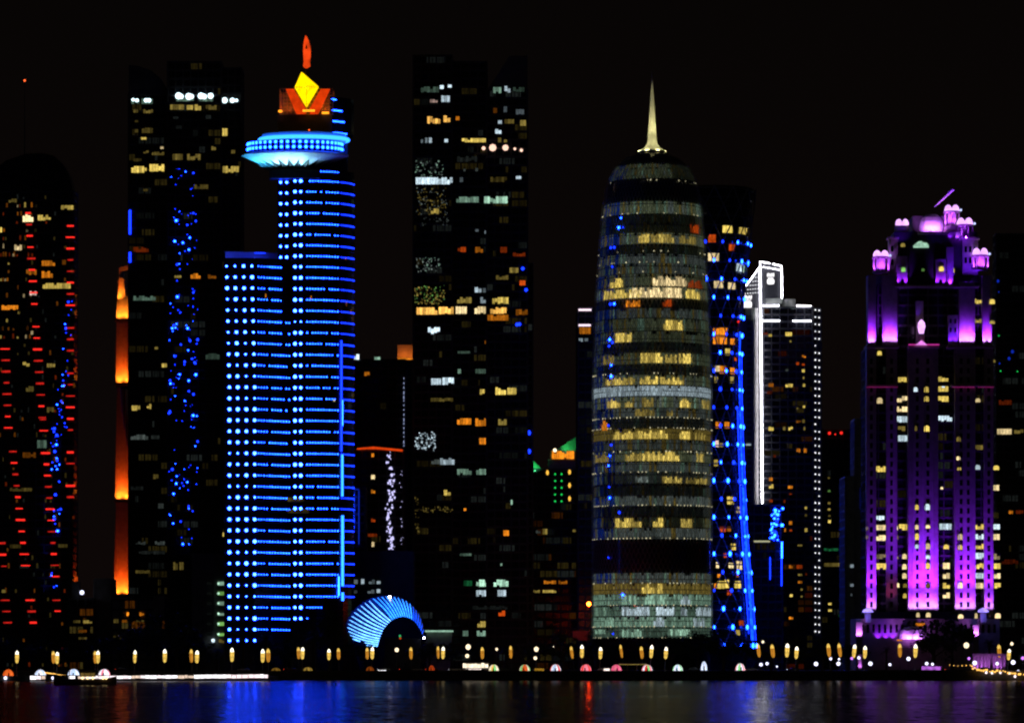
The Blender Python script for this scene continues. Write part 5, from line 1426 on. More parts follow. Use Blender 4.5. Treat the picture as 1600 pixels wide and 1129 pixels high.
pts = [(1427, 387), (1451, 387), (1451, 383), (1448, 379.5), (1443, 379), (1439.5, 376.5), (1435, 377.5), (1430, 381), (1427, 384)]
b.pslab(pts[::-1], Y3, -.4, .2); b.build('lit_window', wmat('g', .8), t, label='cusped pale green window under the main dome')
# podium
Yp = 1700
b = MB(); b.pbox(1338, 1562, 966, 1046, Yp, 0, 30); pd = b.build('podium', STONE, t)
b = MB()
for x in range(1345, 1560, 9): b.pbox(x, x + 4, 975, 988, Yp, -.05, .1)
b.build('window_recess', GLASS, pd, kind='stuff')
b = MB(); b.pbox(1362, 1548, 954.5, 965.6, Yp, 6, 14); b.build('podium_upper', DCONC, t)
for q in ((273, 873, 288, 893), (310, 873, 330, 893), (433, 870, 455, 898), (497, 875, 510, 898), (575, 875, 598, 897)):
    px0, px1, py0, py1 = 1320 + q[0] / 2.4536, 1320 + q[2] / 2.4536, 600 + q[1] / 2.4536, 600 + q[3] / 2.4536
    win_at(t, P((px0 + px1) / 2, (py0 + py1) / 2, Yp + 5.7), (px1 - px0) * K * Yp, (py1 - py0) * K * Yp, 'c', 1, arch=True, panes=1)
win_at(t, P(1438, 975, Yp - .3), 15 * K * Yp, 5 * K * Yp, 'o', .9)
_dm = MB()
rP = 20 * K * Yp
_dm.lathe([(rP, Z(998, Yp)), (rP * .97, Z(991, Yp)), (rP * .82, Z(984, Yp)), (rP * .5, Z(979.5, Yp)), (.05, Z(978, Yp))], X(1423, Yp), Yp - 3, 14)
_dm.build('porch_dome', WHITE, t)
for dx in (-18, -6, 6, 18): spot(t, P(1423 + dx, 999, Yp) + Vector((0, -9.5, 0)), P(1423 + dx * .6, 985, Yp - 2), 2000, PK, 90)
for x in (1372, 1384, 1395): spot(t, P(x, 999, Yp) + Vector((0, -1.4, 0)), P(x, 985, Yp), 1500, PU, 90)
for xc, yt, yb_ in ((1340.5, 972, 997), (1522, 976, 996)):
    b = MB(); b.pbox(xc - 4.5, xc + 4.5, yt, yb_ + 40, Yp, -6, -2); b.pbox(xc - 6.5, xc + 6.5, yb_ - 1.5, yb_ + 1.5, Yp, -7.5, -1.5); b.build('gate_pier', STONE, t)
    for dx in (-4, 4): spot(t, P(xc + dx, yb_ - 2, Yp) + Vector((0, -7.3, 0)), P(xc, yt + 8, Yp - 6), 2400, PK, 110)
for xc in (1355, 1535):
    b = MB(); b.pbox(xc - 4.5, xc + 4.5, 957, 972, Yp, -4, -1); b.build('lantern_house', STONE, t)
    bulb(t, P(xc, 964, Yp - 6), 220, (.12, .12, 1))
    b = MB(); b.lathe([(9 * K * Yp, Z(956, Yp)), (7 * K * Yp, Z(952, Yp)), (.1, Z(949, Yp))], X(xc, Yp), Yp - 2.5, 10); b.build('lantern_roof', emat('bluish lit canopy', None, 1, linear=(.55, .4, 1.6), noise=.4, scale=.6), t)
for x in (1403, 1437): 
    b = MB(); b.pbox(x - 4, x + 4, 998.6, 1000.6, Yp, -8, -7); b.build('porch_strip', wmat('o', .8), t)

# ------------------------------------------------------------------ O: dark tower at the right edge
Y = 1900
t = thing('office_tower', 'near-black tower at the right edge with a few warm window strips', 'tower', (X(1590, Y), Y, GZ))
facade(t, 1557, 1640, 366, 1046, Y, 12, 13, 12, dim=0.22, dimc='kkn', dimlv=(.008, .025))
wins(t, Y, [(583, 170, 640, 193, 'c', .8), (648, 172, 685, 190, 'n', .5), (590, 60, 640, 80, 'r', .25), (628, 480, 645, 497, 'o', .7), (655, 482, 685, 497, 'r', .3), (600, 670, 665, 690, 'r', .2), (567, 490, 590, 515, 'n', .2), (500, 450, 520, 455, 'k', .1)], 1320, 600, 2.4536)
for x, y, s in ((772, 545, 1.5), (776, 600, .7), (845, 900, 1.7), (828, 935, 1.6), (780, 960, .9)): inst('blue_lamp_or_glint', faint_blue, t, P(1320 + x / 3.225, 270 + y / 3.225, Y - .1), 0, (s, s, s * 1.2))
for x, y in ((785, 998), (870, 1000), (776, 820)): inst('green_lamp', gl_m, t, P(1320 + x / 3.225, 270 + y / 3.225, Y - .1), 0, (.7,) * 3)

# ------------------------------------------------------------------ low blocks at the foot of the left towers
Y = 1820
t = thing('low_block', 'low brownish block with faint warm windows between the red-barred and orange towers', 'building', (X(130, Y), Y, GZ))
facade(t, 108, 146, 935, 1046, Y, 20, 13, 12, dim=0.5, dimc='on', dimlv=(.02, .08))
wins(t, Y, [(345, 205, 380, 220, 'n', .3), (392, 205, 435, 222, 'y', .5), (370, 250, 410, 265, 'o', .3), (370, 285, 410, 298, 'n', .3)], 0, 900, 3.019)
facade(t, 147, 173, 905, 1046, Y + 2, 22, 20, 20, core=CONC, band=CONC, wall_name='annex_wall')
b = MB(); b.ball(P(128, 925, Y - .5), 1.0); b.build('roof_lamp', emat('white roof lamp', (215, 220, 255), 2), t)
b = MB(); b.tube([P(128, 935, Y - .5), P(128, 926, Y - .5)], .12, 5); b.build('lamp_post', BLACK, t)
for x in (115.5, 118.5):
    b = MB(); b.pbox(x - .8, x + .8, 900, 907, Y, 4, 5); b.build('roof_strip', wmat('r', .7), t)
b = MB(); b.pbox(110, 122, 908, 935, Y, 4, 10); b.build('stair_house', DCONC, t)
Y = 1800
t = thing('low_block', 'low bluish block with two orange lamps under the orange-lit tower', 'building', (X(216, Y), Y, GZ))
facade(t, 174, 258, 936, 1046, Y, 22, 14, 14, core=CONC, band=DCONC, dim=0.3, dimc='on', dimlv=(.02, .1))
b = MB(); b.pbox(240, 257, 930, 962, Y, -1.5, 8); b.build('stair_house', CONC, t)
wins(t, Y - .1, [(597, 168, 609, 187, 'o', 1.1), (657, 168, 680, 187, 'o', .8), (535, 200, 560, 220, 'n', .3), (575, 203, 600, 218, 'o', .35), (535, 275, 575, 295, 'n', .3), (640, 205, 680, 215, 'n', .3)], 0, 900, 3.019)
Y = 1780
t = thing('parking_block', 'pale concrete parking block with greenish lit bays left of the blue-dotted tower', 'building', (X(327, Y), Y, GZ))
facade(t, 301, 352, 866, 1046, Y, 25, 16.2, 17, core=CONC, band=CONC, dim=0.0)
for i, y in enumerate((911, 926.5, 942, 958, 974, 990)):
    win_at(t, P(346, y, Y) + Vector((0, -.1, 0)), 12 * K * Y, 6.5 * K * Y, 'glggll'[i], .7, panes=1, name='parking_bay')
    b = MB(); b.ball(P(341.5, y, Y) + Vector((0, -.5, 0)), .5); b.build('bay_lamp', wmat('g', 1.4), t)
    win_at(t, P(327, y, Y) + Vector((0, -.1, 0)), 8 * K * Y, 5 * K * Y, 'k', .08, panes=2, name='parking_bay')
win_at(t, P(347, 1001, Y) + Vector((0, -.3, 0)), 11 * K * Y, 7 * K * Y, 'n', .5, panes=2)
b = MB(); b.ball(P(333, 1000, Y - 1), .8); b.build('bay_lamp', wmat('w', 1.4), t)

# ------------------------------------------------------------------ trees
def clump_tree(seed):
    rnd = random.Random(seed)
    tk = MB()
    tk.tube([(0, 0, 0), (.1, 0, 2.2), (0.05, .1, 4.2)], [.32, .24, .16], 7)
    tips = []
    for i in range(7):
        a = 2 * PI * i / 7 + rnd.uniform(-.3, .3)
        p = Vector((math.cos(a) * rnd.uniform(1.4, 2.8), math.sin(a) * rnd.uniform(1.4, 2.8), rnd.uniform(4.2, 7.2)))
        tk.tube([(0.05, 0, 2.4 + .2 * i), tuple(p * .55 + Vector((0, 0, 1.2))), tuple(p)], [.13, .09, .04], 5)
        tips.append(p)
    tips.append(Vector((0, 0, 7.6)))
    lf = MB()
    for c in tips:
        for k in range(4):
            cc = c + Vector((rnd.gauss(0, .8), rnd.gauss(0, .8), rnd.gauss(0, .6)))
            rr_ = rnd.uniform(.7, 1.3)
            for q in range(26):
                d_ = Vector((rnd.gauss(0, 1), rnd.gauss(0, 1), rnd.gauss(0, .8))).normalized() * rr_ * rnd.uniform(.5, 1)
                p = cc + d_
                u_ = Vector((rnd.gauss(0, 1), rnd.gauss(0, 1), rnd.gauss(0, 1))).normalized()
                v_ = u_.cross(d_).normalized() * rnd.uniform(.12, .24)
                u_ = u_ * rnd.uniform(.22, .42)
                lf.add([p - u_, p + v_, p + u_, p - v_], [(0, 1, 2, 3)])
    return tk.mesh('trunk', BARK), lf.mesh('crown', LEAF)
def palm_tree(seed):
    rnd = random.Random(seed)
    tk = MB()
    pts = [(0.03 * math.sin(i), 0, i * 1.05) for i in range(7)]
    tk.tube(pts, [.34, .3, .27, .25, .25, .26, .3], 8)
    lf = MB()
    for i in range(26):
        a = 2 * PI * i / 26 * 2.4 + rnd.uniform(-.2, .2)
        el = rnd.uniform(-.3, 1.2)
        L = rnd.uniform(2.4, 3.2)
        prev = None
        for s in range(8):
            f = s / 7
            r_ = L * f * math.cos(el) * (1 - .1 * f)
            z_ = 6.3 + L * f * math.sin(el) - 1.6 * f * f * (1.2 - .3 * el)
            c = Vector((r_ * math.cos(a), r_ * math.sin(a), z_))
            if prev is not None:
                sd = Vector((-math.sin(a), math.cos(a), 0))
                wv = .62 * math.sin(PI * min(1, f + .12)) + .08
                for sg_ in (-1, 1):
                    for e in range(2):
                        p0 = prev + (c - prev) * (e * .5)
                        lf.add([p0, p0 + (c - prev) * .22, p0 + (c - prev) * .55 + sd * sg_ * wv + Vector((0, 0, -.25 * wv))], [(0, 1, 2)])
            prev = c
    return tk.mesh('trunk', BARK), lf.mesh('crown', LEAF)
TREES = [clump_tree(1), clump_tree(2), clump_tree(3), palm_tree(4), palm_tree(5)]
def tree(px, ytop, kind, Yt, label, w=1.0):
    tk, lf = TREES[kind]
    h = (HY - ytop) * K * Yt + CZ - GZ
    s = h / (8.6 if kind < 3 else 8.4)
    o = thing('palm_tree' if kind > 2 else 'broadleaf_tree', label, 'palm' if kind > 2 else 'tree', (X(px, Yt), Yt, GZ), 'dark trees behind the promenade')
    o.scale = (s * w, s * w, s)
    o.rotation_euler.z = random.uniform(0, 6.28)
    for nm, me in (('trunk', tk), ('crown', lf)):
        c = bpy.data.objects.new(nm, me); COL.objects.link(c); c.parent = o
random.seed(2)
TR = [(22, 992, 0, 'below the left face of the red-barred tower'), (62, 1001, 1, 'below the right half of the red-barred tower'), (98, 1003, 3, 'at the right foot of the red-barred tower'), (150, 1000, 1, 'under the plain low annex left of the orange-lit tower'),
      (186, 990, 2, 'straight below the orange-lit tower flank'), (214, 976, 0, 'broad, under the two orange lamps of the bluish low block'), (243, 964, 1, 'tall, at the right end of the bluish low block'), (276, 968, 2, 'tall, left of the pale parking block'), (312, 1000, 0, 'before the pale parking block'),
      (340, 1006, 3, 'under the lit bays of the parking block'), (380, 985, 3, 'before the first lamp columns of the blue-dotted tower'), (416, 982, 4, 'before the middle of the blue-dotted tower'), (448, 1001, 1, 'under the twin lamp column of the blue-dotted tower'), (490, 975, 4, 'big, at the right foot of the blue-dotted tower'), (516, 958, 2, 'tall and black between the blue-dotted tower and the ribbed pavilion'),
      (546, 1000, 0, 'at the left end of the ribbed pavilion'), (580, 1008, 1, 'under the lowest ribs of the pavilion'), (672, 1002, 0, 'just right of the pavilion mouth'), (705, 1006, 1, 'under the white canopy strip'), (745, 1004, 2, 'above the lit coach'), (790, 1003, 3, 'below the right edge of the dark centre tower'),
      (838, 1000, 0, 'below the green-roofed block'), (880, 992, 1, 'under the golden-topped block'), (925, 996, 2, 'beneath the orange floodlamp at the domed tower'), (962, 999, 0, 'before the left of the domed tower base'), (1000, 1001, 1, 'before the centre of the domed tower base'), (1048, 998, 2, 'before the right of the domed tower base'),
      (1090, 984, 0, 'large, at the right corner of the domed tower base'), (1130, 988, 1, 'large, before the lattice tower base'), (1165, 1000, 2, 'under the flaring blue strip of the lattice tower'), (1205, 1001, 0, 'below the block with blue light splash'), (1246, 998, 1, 'below the white-edged tower'), (1285, 1003, 2, 'under the double column of white lamps'),
      (1325, 1004, 0, 'under the plain grey concrete tower'), (1385, 1003, 3, 'left of the glowing porch dome'), (1458, 972, 1, 'large and black, right of the glowing porch dome'), (1488, 966, 2, 'largest black crown before the purple tower podium'), (1546, 990, 3, 'before the right end of the purple tower podium'), (1586, 996, 4, 'below the near-black tower at the right edge')]
for px, yt, k, ph in TR:
    tree(px, yt, k, random.uniform(1556, 1600), ('dark palm ' if k > 2 else 'dark leafy tree ') + ph, .6 if px == 516 else random.uniform(1.0, 1.35))

# ------------------------------------------------------------------ promenade lamps
LANT = emat('lantern glass', (250, 205, 95), .9, .4, .9, sample=True)
LCAP = emat('lantern top glass', (255, 248, 225), 2.0, sample=True)
def make_lamp(label, loc):
    o = thing('street_lamp', label, 'street lamp', loc, 'street lamps along the promenade')
    def L(mb, nm, mat, par=o): 
        x = mb.build(nm, mat, None)
        x.parent = par; return x
    b = MB(); b.lathe([(.28, 0), (.28, .35), (.14, .5)], 0, 0, 8); L(b, 'base', CONC)
    b = MB(); b.tube([(0, 0, .4), (0, 0, 3.6)], [.10, .07], 6); L(b, 'pole', METAL)
    b = MB(); b.lathe([(.10, 3.55), (.30, 3.7), (.46, 4.1), (.53, 4.8), (.54, 5.5), (.51, 6.0)], 0, 0, 12); ln = L(b, 'lantern', LANT)
    b = MB(); b.lathe([(.50, 6.0), (.46, 6.4), (.32, 6.8), (.05, 7.1)], 0, 0, 12); L(b, 'lantern_tip', LCAP)
    b = MB()
    for i in range(4):
        a = PI / 4 + PI / 2 * i
        b.tube([(.12 * math.cos(a), .12 * math.sin(a), 3.5), (.49 * math.cos(a), .49 * math.sin(a), 4.1), (.57 * math.cos(a), .57 * math.sin(a), 5.5), (.48 * math.cos(a), .48 * math.sin(a), 6.42)], .035, 4)
    L(b, 'lantern_frame', BLACK)
    return o
NEAR = [(26, 1016, 'left of the lone white dome kiosk, below the red-barred tower'), (88.5, 1017, 'before the gap of low warm windows, right of the first white kiosk'), (152.5, 1015, 'above the dhow\'s cabin'), (210, 1015, 'straight right of the orange-lit tower'), (257, 1013, 'below the band of blue specks on the dark tower'), (307, 1014, 'below the pale parking block'),
        (362, 1012, 'under the left edge of the blue-dotted tower'), (410, 1014, 'at the right end of the white quay light strip'), (472, 1011, 'under the twin column of lamps on the blue-dotted tower'), (513.5, 1013, 'between the blue-dotted tower and the ribbed pavilion'), (581, 1010, 'under the lowest ribs of the shell pavilion'), (691.5, 1009, 'right of the pavilion, under the white canopy strip'),
        (909, 1007, 'below the orange floodlamp'), (937, 1010, 'under the left edge of the domed tower'), (1015.5, 1007, 'under the centre of the domed tower'), (1038.5, 1009, 'right of the centre of the domed tower'), (1228, 1004, 'tall, below the block with blue light splash'), (1242.5, 1008, 'below the dark face of the white-edged tower'), (1332, 1005, 'below the plain grey concrete tower'), (1350, 1007, 'beside the left gate pier of the purple tower'),
        (1429, 1005, 'tall, below the glowing porch dome'), (1574, 1012, 'near the right edge beyond the purple-lit arcade')]
FAR = [(84, 1017, 'half hidden behind the lamp right of the first white kiosk'), (149, 1016, 'half hidden behind the lamp above the dhow'), (300, 1014, 'behind the lamp below the pale parking block'), (419.5, 1012, 'behind and right of the quay strip\'s last lamp'), (467, 1011, 'behind the lamp under the twin lamp column'), (529.5, 1011, 'left of the ribbed pavilion\'s foot'), (574.5, 1011, 'behind the lamp under the lowest ribs'), (643, 1010, 'just right of the pavilion mouth'),
       (685.5, 1009, 'behind the lamp under the white canopy strip'), (754, 1009, 'above the right end of the lit coach'), (799, 1008, 'below the dark centre tower\'s right wing'), (897.5, 1008, 'behind the lamp below the orange floodlamp'), (975, 1007, 'under the left half of the domed tower'), (1005, 1008, 'behind the lamp under the domed tower\'s centre'), (1189, 1004, 'under the flared foot of the lattice tower'), (1211, 1004, 'under the strip-lit low block'),
       (1298, 1005, 'under the block topped by two red lamps'), (1316, 1004, 'left of the pair below the grey concrete tower'), (1406.5, 1004, 'left of the porch dome lamp'), (1563, 1005, 'above the string of warm bulbs')]
LANT2 = emat('amber lantern glass', (225, 150, 48), .7, .2, .5, sample=True)
_fm = {}
def far_mesh(me):
    if me not in _fm:
        m2 = me.copy(); m2.materials.clear(); m2.materials.append(LANT2 if 'tip' not in me.name else LANT)
        _fm[me] = m2
    return _fm[me]
proto = None
random.seed(13)
for lst, Yl, s0, pre in ((NEAR, 1510, 1.0, 'bright lantern lamp '), (FAR, 1550, .74, 'smaller lantern lamp ')):
    for px, yt, ph in lst:
        zg, yq = gz(px)
        Yq = (yq + (12 if Yl > 1530 else 0)) if yq else Yl
        h = ((HY - yt) * K * Yq + CZ - zg) / 7.1
        loc = (X(px, Yq), Yq, zg)
        if proto is None: proto = make_lamp(pre + ph, loc); o = proto
        else: o = dup(proto, loc, pre + ph, 'street lamps along the promenade')
        o.scale = (h * (1.0 if Yl < 1530 else .85) * random.uniform(.85, 1.18), h, h * random.uniform(.97, 1.03))
        o.rotation_euler.z = random.uniform(0, 1.5)
        if Yl > 1530:
            for c in o.children:
                if c.name.startswith('lantern') and 'frame' not in c.name: c.data = far_mesh(c.data)
        o.rotation_euler.y = (.10 if px > 880 else .03) if Yl < 1530 else (-.14 if px > 880 else -.03)
# tall round-headed lamps
ROUND = emat('round lamp glass', (255, 232, 190), 1.6, sample=True)
def round_lamp(px, py, Yl, r, label, two=False):
    o = thing('round_lamp', label, 'street lamp', (X(px, Yl), Yl, GZ), 'round-headed lamps')
    b = MB(); b.tube([(X(px, Yl), Yl, GZ), P(px, py, Yl)], .08, 5); b.build('pole', METAL, o)
    b = MB(); b.ball(P(px, py, Yl), r, 10, 6, 0, 1.05); b.build('globe', ROUND, o)
    if two: b = MB(); b.ball(P(px - 1.5, py + 14, Yl - .3), r * .75, 8, 5); b.build('globe', ROUND, o)
for a in ((620, 1014.5, 1512, .75, 'round lamp with a white head before the pavilion mouth', False), (731.5, 1010, 1512, .95, 'lamp with two round heads just left above the lit coach', True), (838, 1013.5, 1512, .85, 'lamp with two round heads below the green roof block', True), (776, 1013.5, 1560, .5, 'tiny amber lamp right of the lit coach', False), (864, 1010.5, 1570, .5, 'tiny pale lamp below the golden-topped block', False),
          (1510, 1007.5, 1512, 1.0, 'round white lamp beside the gate pier right of the large black tree', False), (1581, 1005, 1550, .6, 'small round amber lamp nearest the right edge', False), (1192, 1002, 1575, .5, 'tiny amber lamp high by the lattice tower\'s foot', False)):
    round_lamp(*a)
GLOBE = emat('white globe', (225, 225, 255), 2.0, sample=True)
def globe(px, py, r, label, col=None):
    Yl = 1506
    o = thing('globe_lamp', label, 'globe lamp', (X(px, Yl), Yl, GZ), 'low white globe lamps by the water')
    b = MB(); b.tube([(X(px, Yl), Yl, GZ), P(px, py, Yl)], .06, 5); b.build('post', METAL, o)
    b = MB(); b.ball(P(px, py, Yl), r, 8, 6); b.build('globe', col or GLOBE, o)
VIO = emat('violet globe', (200, 120, 255), 1.6, sample=True)
for px, py, r, ph, c in ((1189, 1037.5, .6, 'left of the two below the lattice tower\'s blue foot', None), (1198.5, 1036, .55, 'right of the two below the lattice tower\'s blue foot', None), (1214, 1040.5, .35, 'small, below the strip-lit low block', None), (1275, 1036.5, .75, 'lone, under the double column of white lamps', None), (1298, 1028.5, .5, 'high and small left of the grey concrete tower', None), (1310, 1036, .7, 'bright, below the grey concrete tower', None), (1311, 1029, .4, 'small, just above a brighter globe', None),
                          (1331, 1028, .5, 'violet-tinged, at the foot of a lantern left of the purple tower', VIO), (1342, 1027, .55, 'white, beside a violet-lit post at the purple tower gate', None), (1360, 1036, .75, 'bluish, below the left gate pier', None), (1390.5, 1037.5, .5, 'small, below the porch dome', None), (1419.5, 1028.5, .7, 'bright, at the foot of the tall porch lantern', None), (1448, 1036, .6, 'first of the low purple cluster', None), (1457, 1037, .5, 'second in the low purple cluster', None),
                          (1514, 1028, .5, 'violet, at the left of the purple arcade', VIO), (1523, 1035, .8, 'bright, before the purple arcade', None), (1558, 1036, .6, 'right of the purple arcade', None), (1583, 1034, .8, 'bright, nearest the right edge', None), (1598, 1027.5, .6, 'violet, on the right edge', VIO), (1591, 1049, .7, 'low, at the end of the string of warm bulbs', None)):
    globe(px, py, r, 'white globe lamp ' + ph if c is None else 'globe lamp ' + ph, c)

# ------------------------------------------------------------------ dome kiosks
def kiosk(px, py0, py1, w, cols, label, lv=1.0):
    zg, yq = gz(px)
    Yk = yq - 5 if yq else 1507
    r = w / 2 * K * Yk
    o = thing('dome_kiosk', label, 'kiosk', (X(px, Yk), Yk, zg), 'lit dome kiosks along the promenade')
    zb = max(zg, Z(py1, Yk)); zt_ = Z(py0, Yk)
    b = MB(); b.lathe([(r * 1.02, zg), (r * 1.02, zb + .12)], X(px, Yk), Yk, 16); b.build('base', METAL, o)
    hh = zt_ - zb
    ng = 12
    for g_ in range(ng):
        c = cols[g_ % len(cols)]
        b = MB()
        vs = []
        for j in range(6):
            a = PI / 2 * j / 5.3
            for e in (.04, .5, .96):
                th_ = 2 * PI * (g_ + e) / ng
                vs.append((X(px, Yk) + r * math.cos(a) * math.sin(th_), Yk - r * math.cos(a) * math.cos(th_), zb + .12 + hh * math.sin(a)))
        b.add(vs, [(j * 3 + e, j * 3 + e + 1, j * 3 + e + 4, j * 3 + e + 3) for j in range(5) for e in range(2)])
        b.build('canopy_panel', kmat(c, lv), o)
    dx = X(px, Yk) + random.uniform(-.25, .25) * r
    b = MB(); b.slab([(dx - .22, zb), (dx + .22, zb), (dx + .22, zb + hh * .42), (dx, zb + hh * .55), (dx - .22, zb + hh * .42)], Yk - r * 1.0, Yk - r * .55)
    b.build('doorway', BLACK, o)
_km = {}
def kmat(c, lv):
    if (c, lv) not in _km: _km[(c, lv)] = emat('lit canopy', c, lv * .85, .3, .5, sample=True)
    return _km[(c, lv)]
OR_, WH, PKc, RD, GNc, YE, CR, BLc = (245, 95, 30), (240, 240, 255), (255, 130, 150), (240, 60, 50), (130, 220, 130), (250, 200, 90), (255, 235, 200), (190, 215, 255)
kiosk(13, 1045.5, 1058, 17, [OR_, (255, 120, 50)], 'glowing orange dome kiosk left of the first street lamp', 1.0)
kiosk(63, 1046, 1056, 18, [WH, BLc, WH], 'white dome kiosk at the left end of the string lights', 1.4)
kiosk(115, 1045, 1056, 19, [BLc, WH, BLc], 'bluish white dome kiosk left of the dhow\'s cabin', 1.4)
kiosk(163, 1045, 1056, 19, [WH, WH, PKc], 'white dome kiosk right of the dhow\'s cabin', 1.5)
kiosk(431, 1043, 1051, 15, [(150, 110, 40), (120, 90, 30)], 'dim yellow dome kiosk just past the quay light strip', .6)
kiosk(481, 1042, 1050, 15, [(190, 150, 60), (130, 110, 50)], 'dim yellow dome kiosk below the twin lamp column', .7)
kiosk(578, 1041, 1050, 13, [(170, 80, 20), (120, 60, 15)], 'dim brown dome kiosk below the ribbed pavilion', .6)
kiosk(771.5, 1038, 1048, 16, [GNc, CR, CR, YE], 'cream and green dome kiosk right of the lit coach', 1.3)
kiosk(820, 1038, 1048, 17, [OR_, CR, GNc, OR_], 'orange and green dome kiosk below the green-roofed block', 1.0)
kiosk(868, 1037.5, 1048, 17, [WH, RD, WH, BLc], 'red and white dome kiosk below the golden-topped block', 1.2)
kiosk(915.5, 1037.5, 1048, 17, [PKc, RD, PKc], 'pink red dome kiosk below the orange floodlamp', 1.3)
kiosk(963, 1038, 1048, 17, [(255, 90, 140), PKc], 'pink dome kiosk beside the flat-roofed shelter', 1.0)
kiosk(1011, 1038, 1048, 17, [GNc, PKc, WH, RD], 'green, pink and white dome kiosk under the domed tower\'s centre', 1.2)
kiosk(1059, 1038, 1048, 16, [WH, GNc, WH, BLc], 'white and green dome kiosk at the domed tower\'s right corner', 1.4)
kiosk(1156.5, 1036, 1047, 15, [WH, PKc, WH, GNc], 'white dome kiosk with pink and green gores below the lattice tower', 1.5)
kiosk(674.5, 1039, 1047, 9, [(225, 85, 25), (150, 40, 15)], 'small dim orange red kiosk under the white canopy strip', .7)
kiosk(1100, 1033, 1047, 10, [WH, BLc], 'narrow white kiosk between the domed tower and lattice tower', 1.5)

for px, py, w, c, lb in ((597, 1047, 13, (250, 250, 255), 'low white glowing bench below the pavilion mouth'), (948, 1044.6, 10, (255, 235, 225), 'low white glowing bench left of the pink kiosk by the shelter'), (842.5, 1044.4, 15, (190, 140, 40), 'low yellow lit stall counter between the orange and red kiosks')):
    o = thing('lit_bench', lb, 'bench', (X(px, 1505), 1505, GZ))
    b = MB(); b.box(X(px - w / 2, 1505), X(px + w / 2, 1505), 1505, 1505.6, GZ, GZ + .12); b.box(X(px - w / 2, 1505), X(px + w / 2, 1505), 1504.9, 1505.7, Z(py, 1505) + .22, Z(py, 1505) + .34); b.build('seat', METAL, o)
    b = MB(); b.box(X(px - w / 2 + .3, 1505), X(px + w / 2 - .3, 1505), 1505.05, 1505.5, GZ + .13, Z(py, 1505) + .21); b.build('lit_panel', emat('bench light', c, 1.5 if w < 14 else .6, .4, 1.2, sample=True), o)

# ------------------------------------------------------------------ coach, shelter, cars
Yc = 1526
t = thing('coach', 'brightly lit white coach parked below the dark centre tower', 'coach', (X(743, Yc), Yc, GZ))
x0, x1 = X(723, Yc), X(763, Yc)
zc = GZ
b = MB(); b.box(x0, x1, Yc, Yc + 2.5, zc + .45, zc + 1.2); b.box(x0, x1, Yc, Yc + 2.5, zc + 2.55, zc + 3.2); b.box(x0, x1, Yc + 1.2, Yc + 1.3, zc + 1.2, zc + 2.55); b.build('body', WHITE, t)
CW = emat('coach light', (255, 236, 205), 1.5, .35, .8, sample=True)
for i in range(7):
    w = (x1 - x0) / 7
    b = MB(); b.box(x0 + w * i + .08, x0 + w * (i + 1) - .08, Yc - .03, Yc + .05, zc + 1.3, zc + random.uniform(2.5, 3.05)); b.build('window', CW, t)
for i in range(2):
    for yy in (Yc - .05, Yc + 2.3):
        b = MB()
        xc = x0 + (x1 - x0) * (.18 if i == 0 else .78)
        b.slab([(xc + .48 * math.cos(a), zc + .48 + .48 * math.sin(a)) for a in [2 * PI * k / 12 for k in range(12)]], yy, yy + .28); b.build('wheel', TYRE, t)
b = MB(); b.box(x0 + 1.2, x1 - 2.5, Yc - .04, Yc + .02, zc + .6, zc + 1.0); b.build('side_panel', emat('lit side panel', (255, 235, 225), 1.0, .5, 1.0), t)
t = thing('promenade_shelter', 'flat-roofed shelter with a lit eave between two pink kiosks', 'shelter', (X(987, 1510), 1510, GZ))
b = MB(); b.pbox(967, 1010, 1035.5, 1037, 1510, 0, 4); b.build('roof', CONC, t)
b = MB(); b.pbox(967, 1010, 1037.1, 1037.8, 1510, -.1, .1); b.build('eave_strip', wmat('n', .6), t)
for x in (969, 980, 995, 1008):
    b = MB(); b.tube([(X(x, 1510), 1510.4, GZ), P(x, 1037, 1510.4)], .09, 5); b.build('post', METAL, t)
HEADL = emat('headlight', (245, 248, 255), 2.4, sample=True)
TAILL = emat('tail light', None, 1, linear=(1.6, .10, .03), sample=True)
def car(px, Yq, facing, lit, label, paint):
    o = thing('parked_car', label, 'car', (X(px, Yq), Yq, GZ), 'cars on the promenade road')
    def L(mb, nm, mat):
        x = mb.build(nm, mat, None); x.parent = o; return x
    f = facing
    body = [(-2.2, .35), (2.2, .35), (2.25, .75), (1.3, .92), (-1.9, .95), (-2.25, .85)]
    cab = [(1.2, .925), (.55, 1.42), (-.9, 1.46), (-1.75, .955)]
    b = MB(); b.slab([(x * f, z) for x, z in (body if f > 0 else body[::-1])], 0, 1.75); L(b, 'body', paint)
    b = MB(); b.slab([(x * f, z) for x, z in (cab if f > 0 else cab[::-1])], .15, 1.6); L(b, 'cabin', GLASS)
    for x in (-1.35, 1.35):
        for y in (-.04, 1.6):
            b = MB(); b.slab([(x + .33 * math.cos(a), .33 + .33 * math.sin(a)) for a in [2 * PI * k / 10 for k in range(10)]], y, y + .2); L(b, 'wheel', TYRE)
    for y in (.12, 1.35):
        b = MB(); b.box(*sorted((2.2 * f, 2.32 * f)), y, y + .3, .58, .80); L(b, 'headlight', HEADL if 'h' in lit else METAL)
        b = MB(); b.box(*sorted((-2.34 * f, -2.2 * f)), y - (.16 if y < 1 else 0), y + .3, .62, .86); L(b, 'tail_light', TAILL if 't' in lit else METAL)
CP = [pmat('car paint', c, .3, .2, .1) for c in ((.02, .02, .025), (.35, .35, .36), (.12, .02, .02), (.5, .5, .48))]
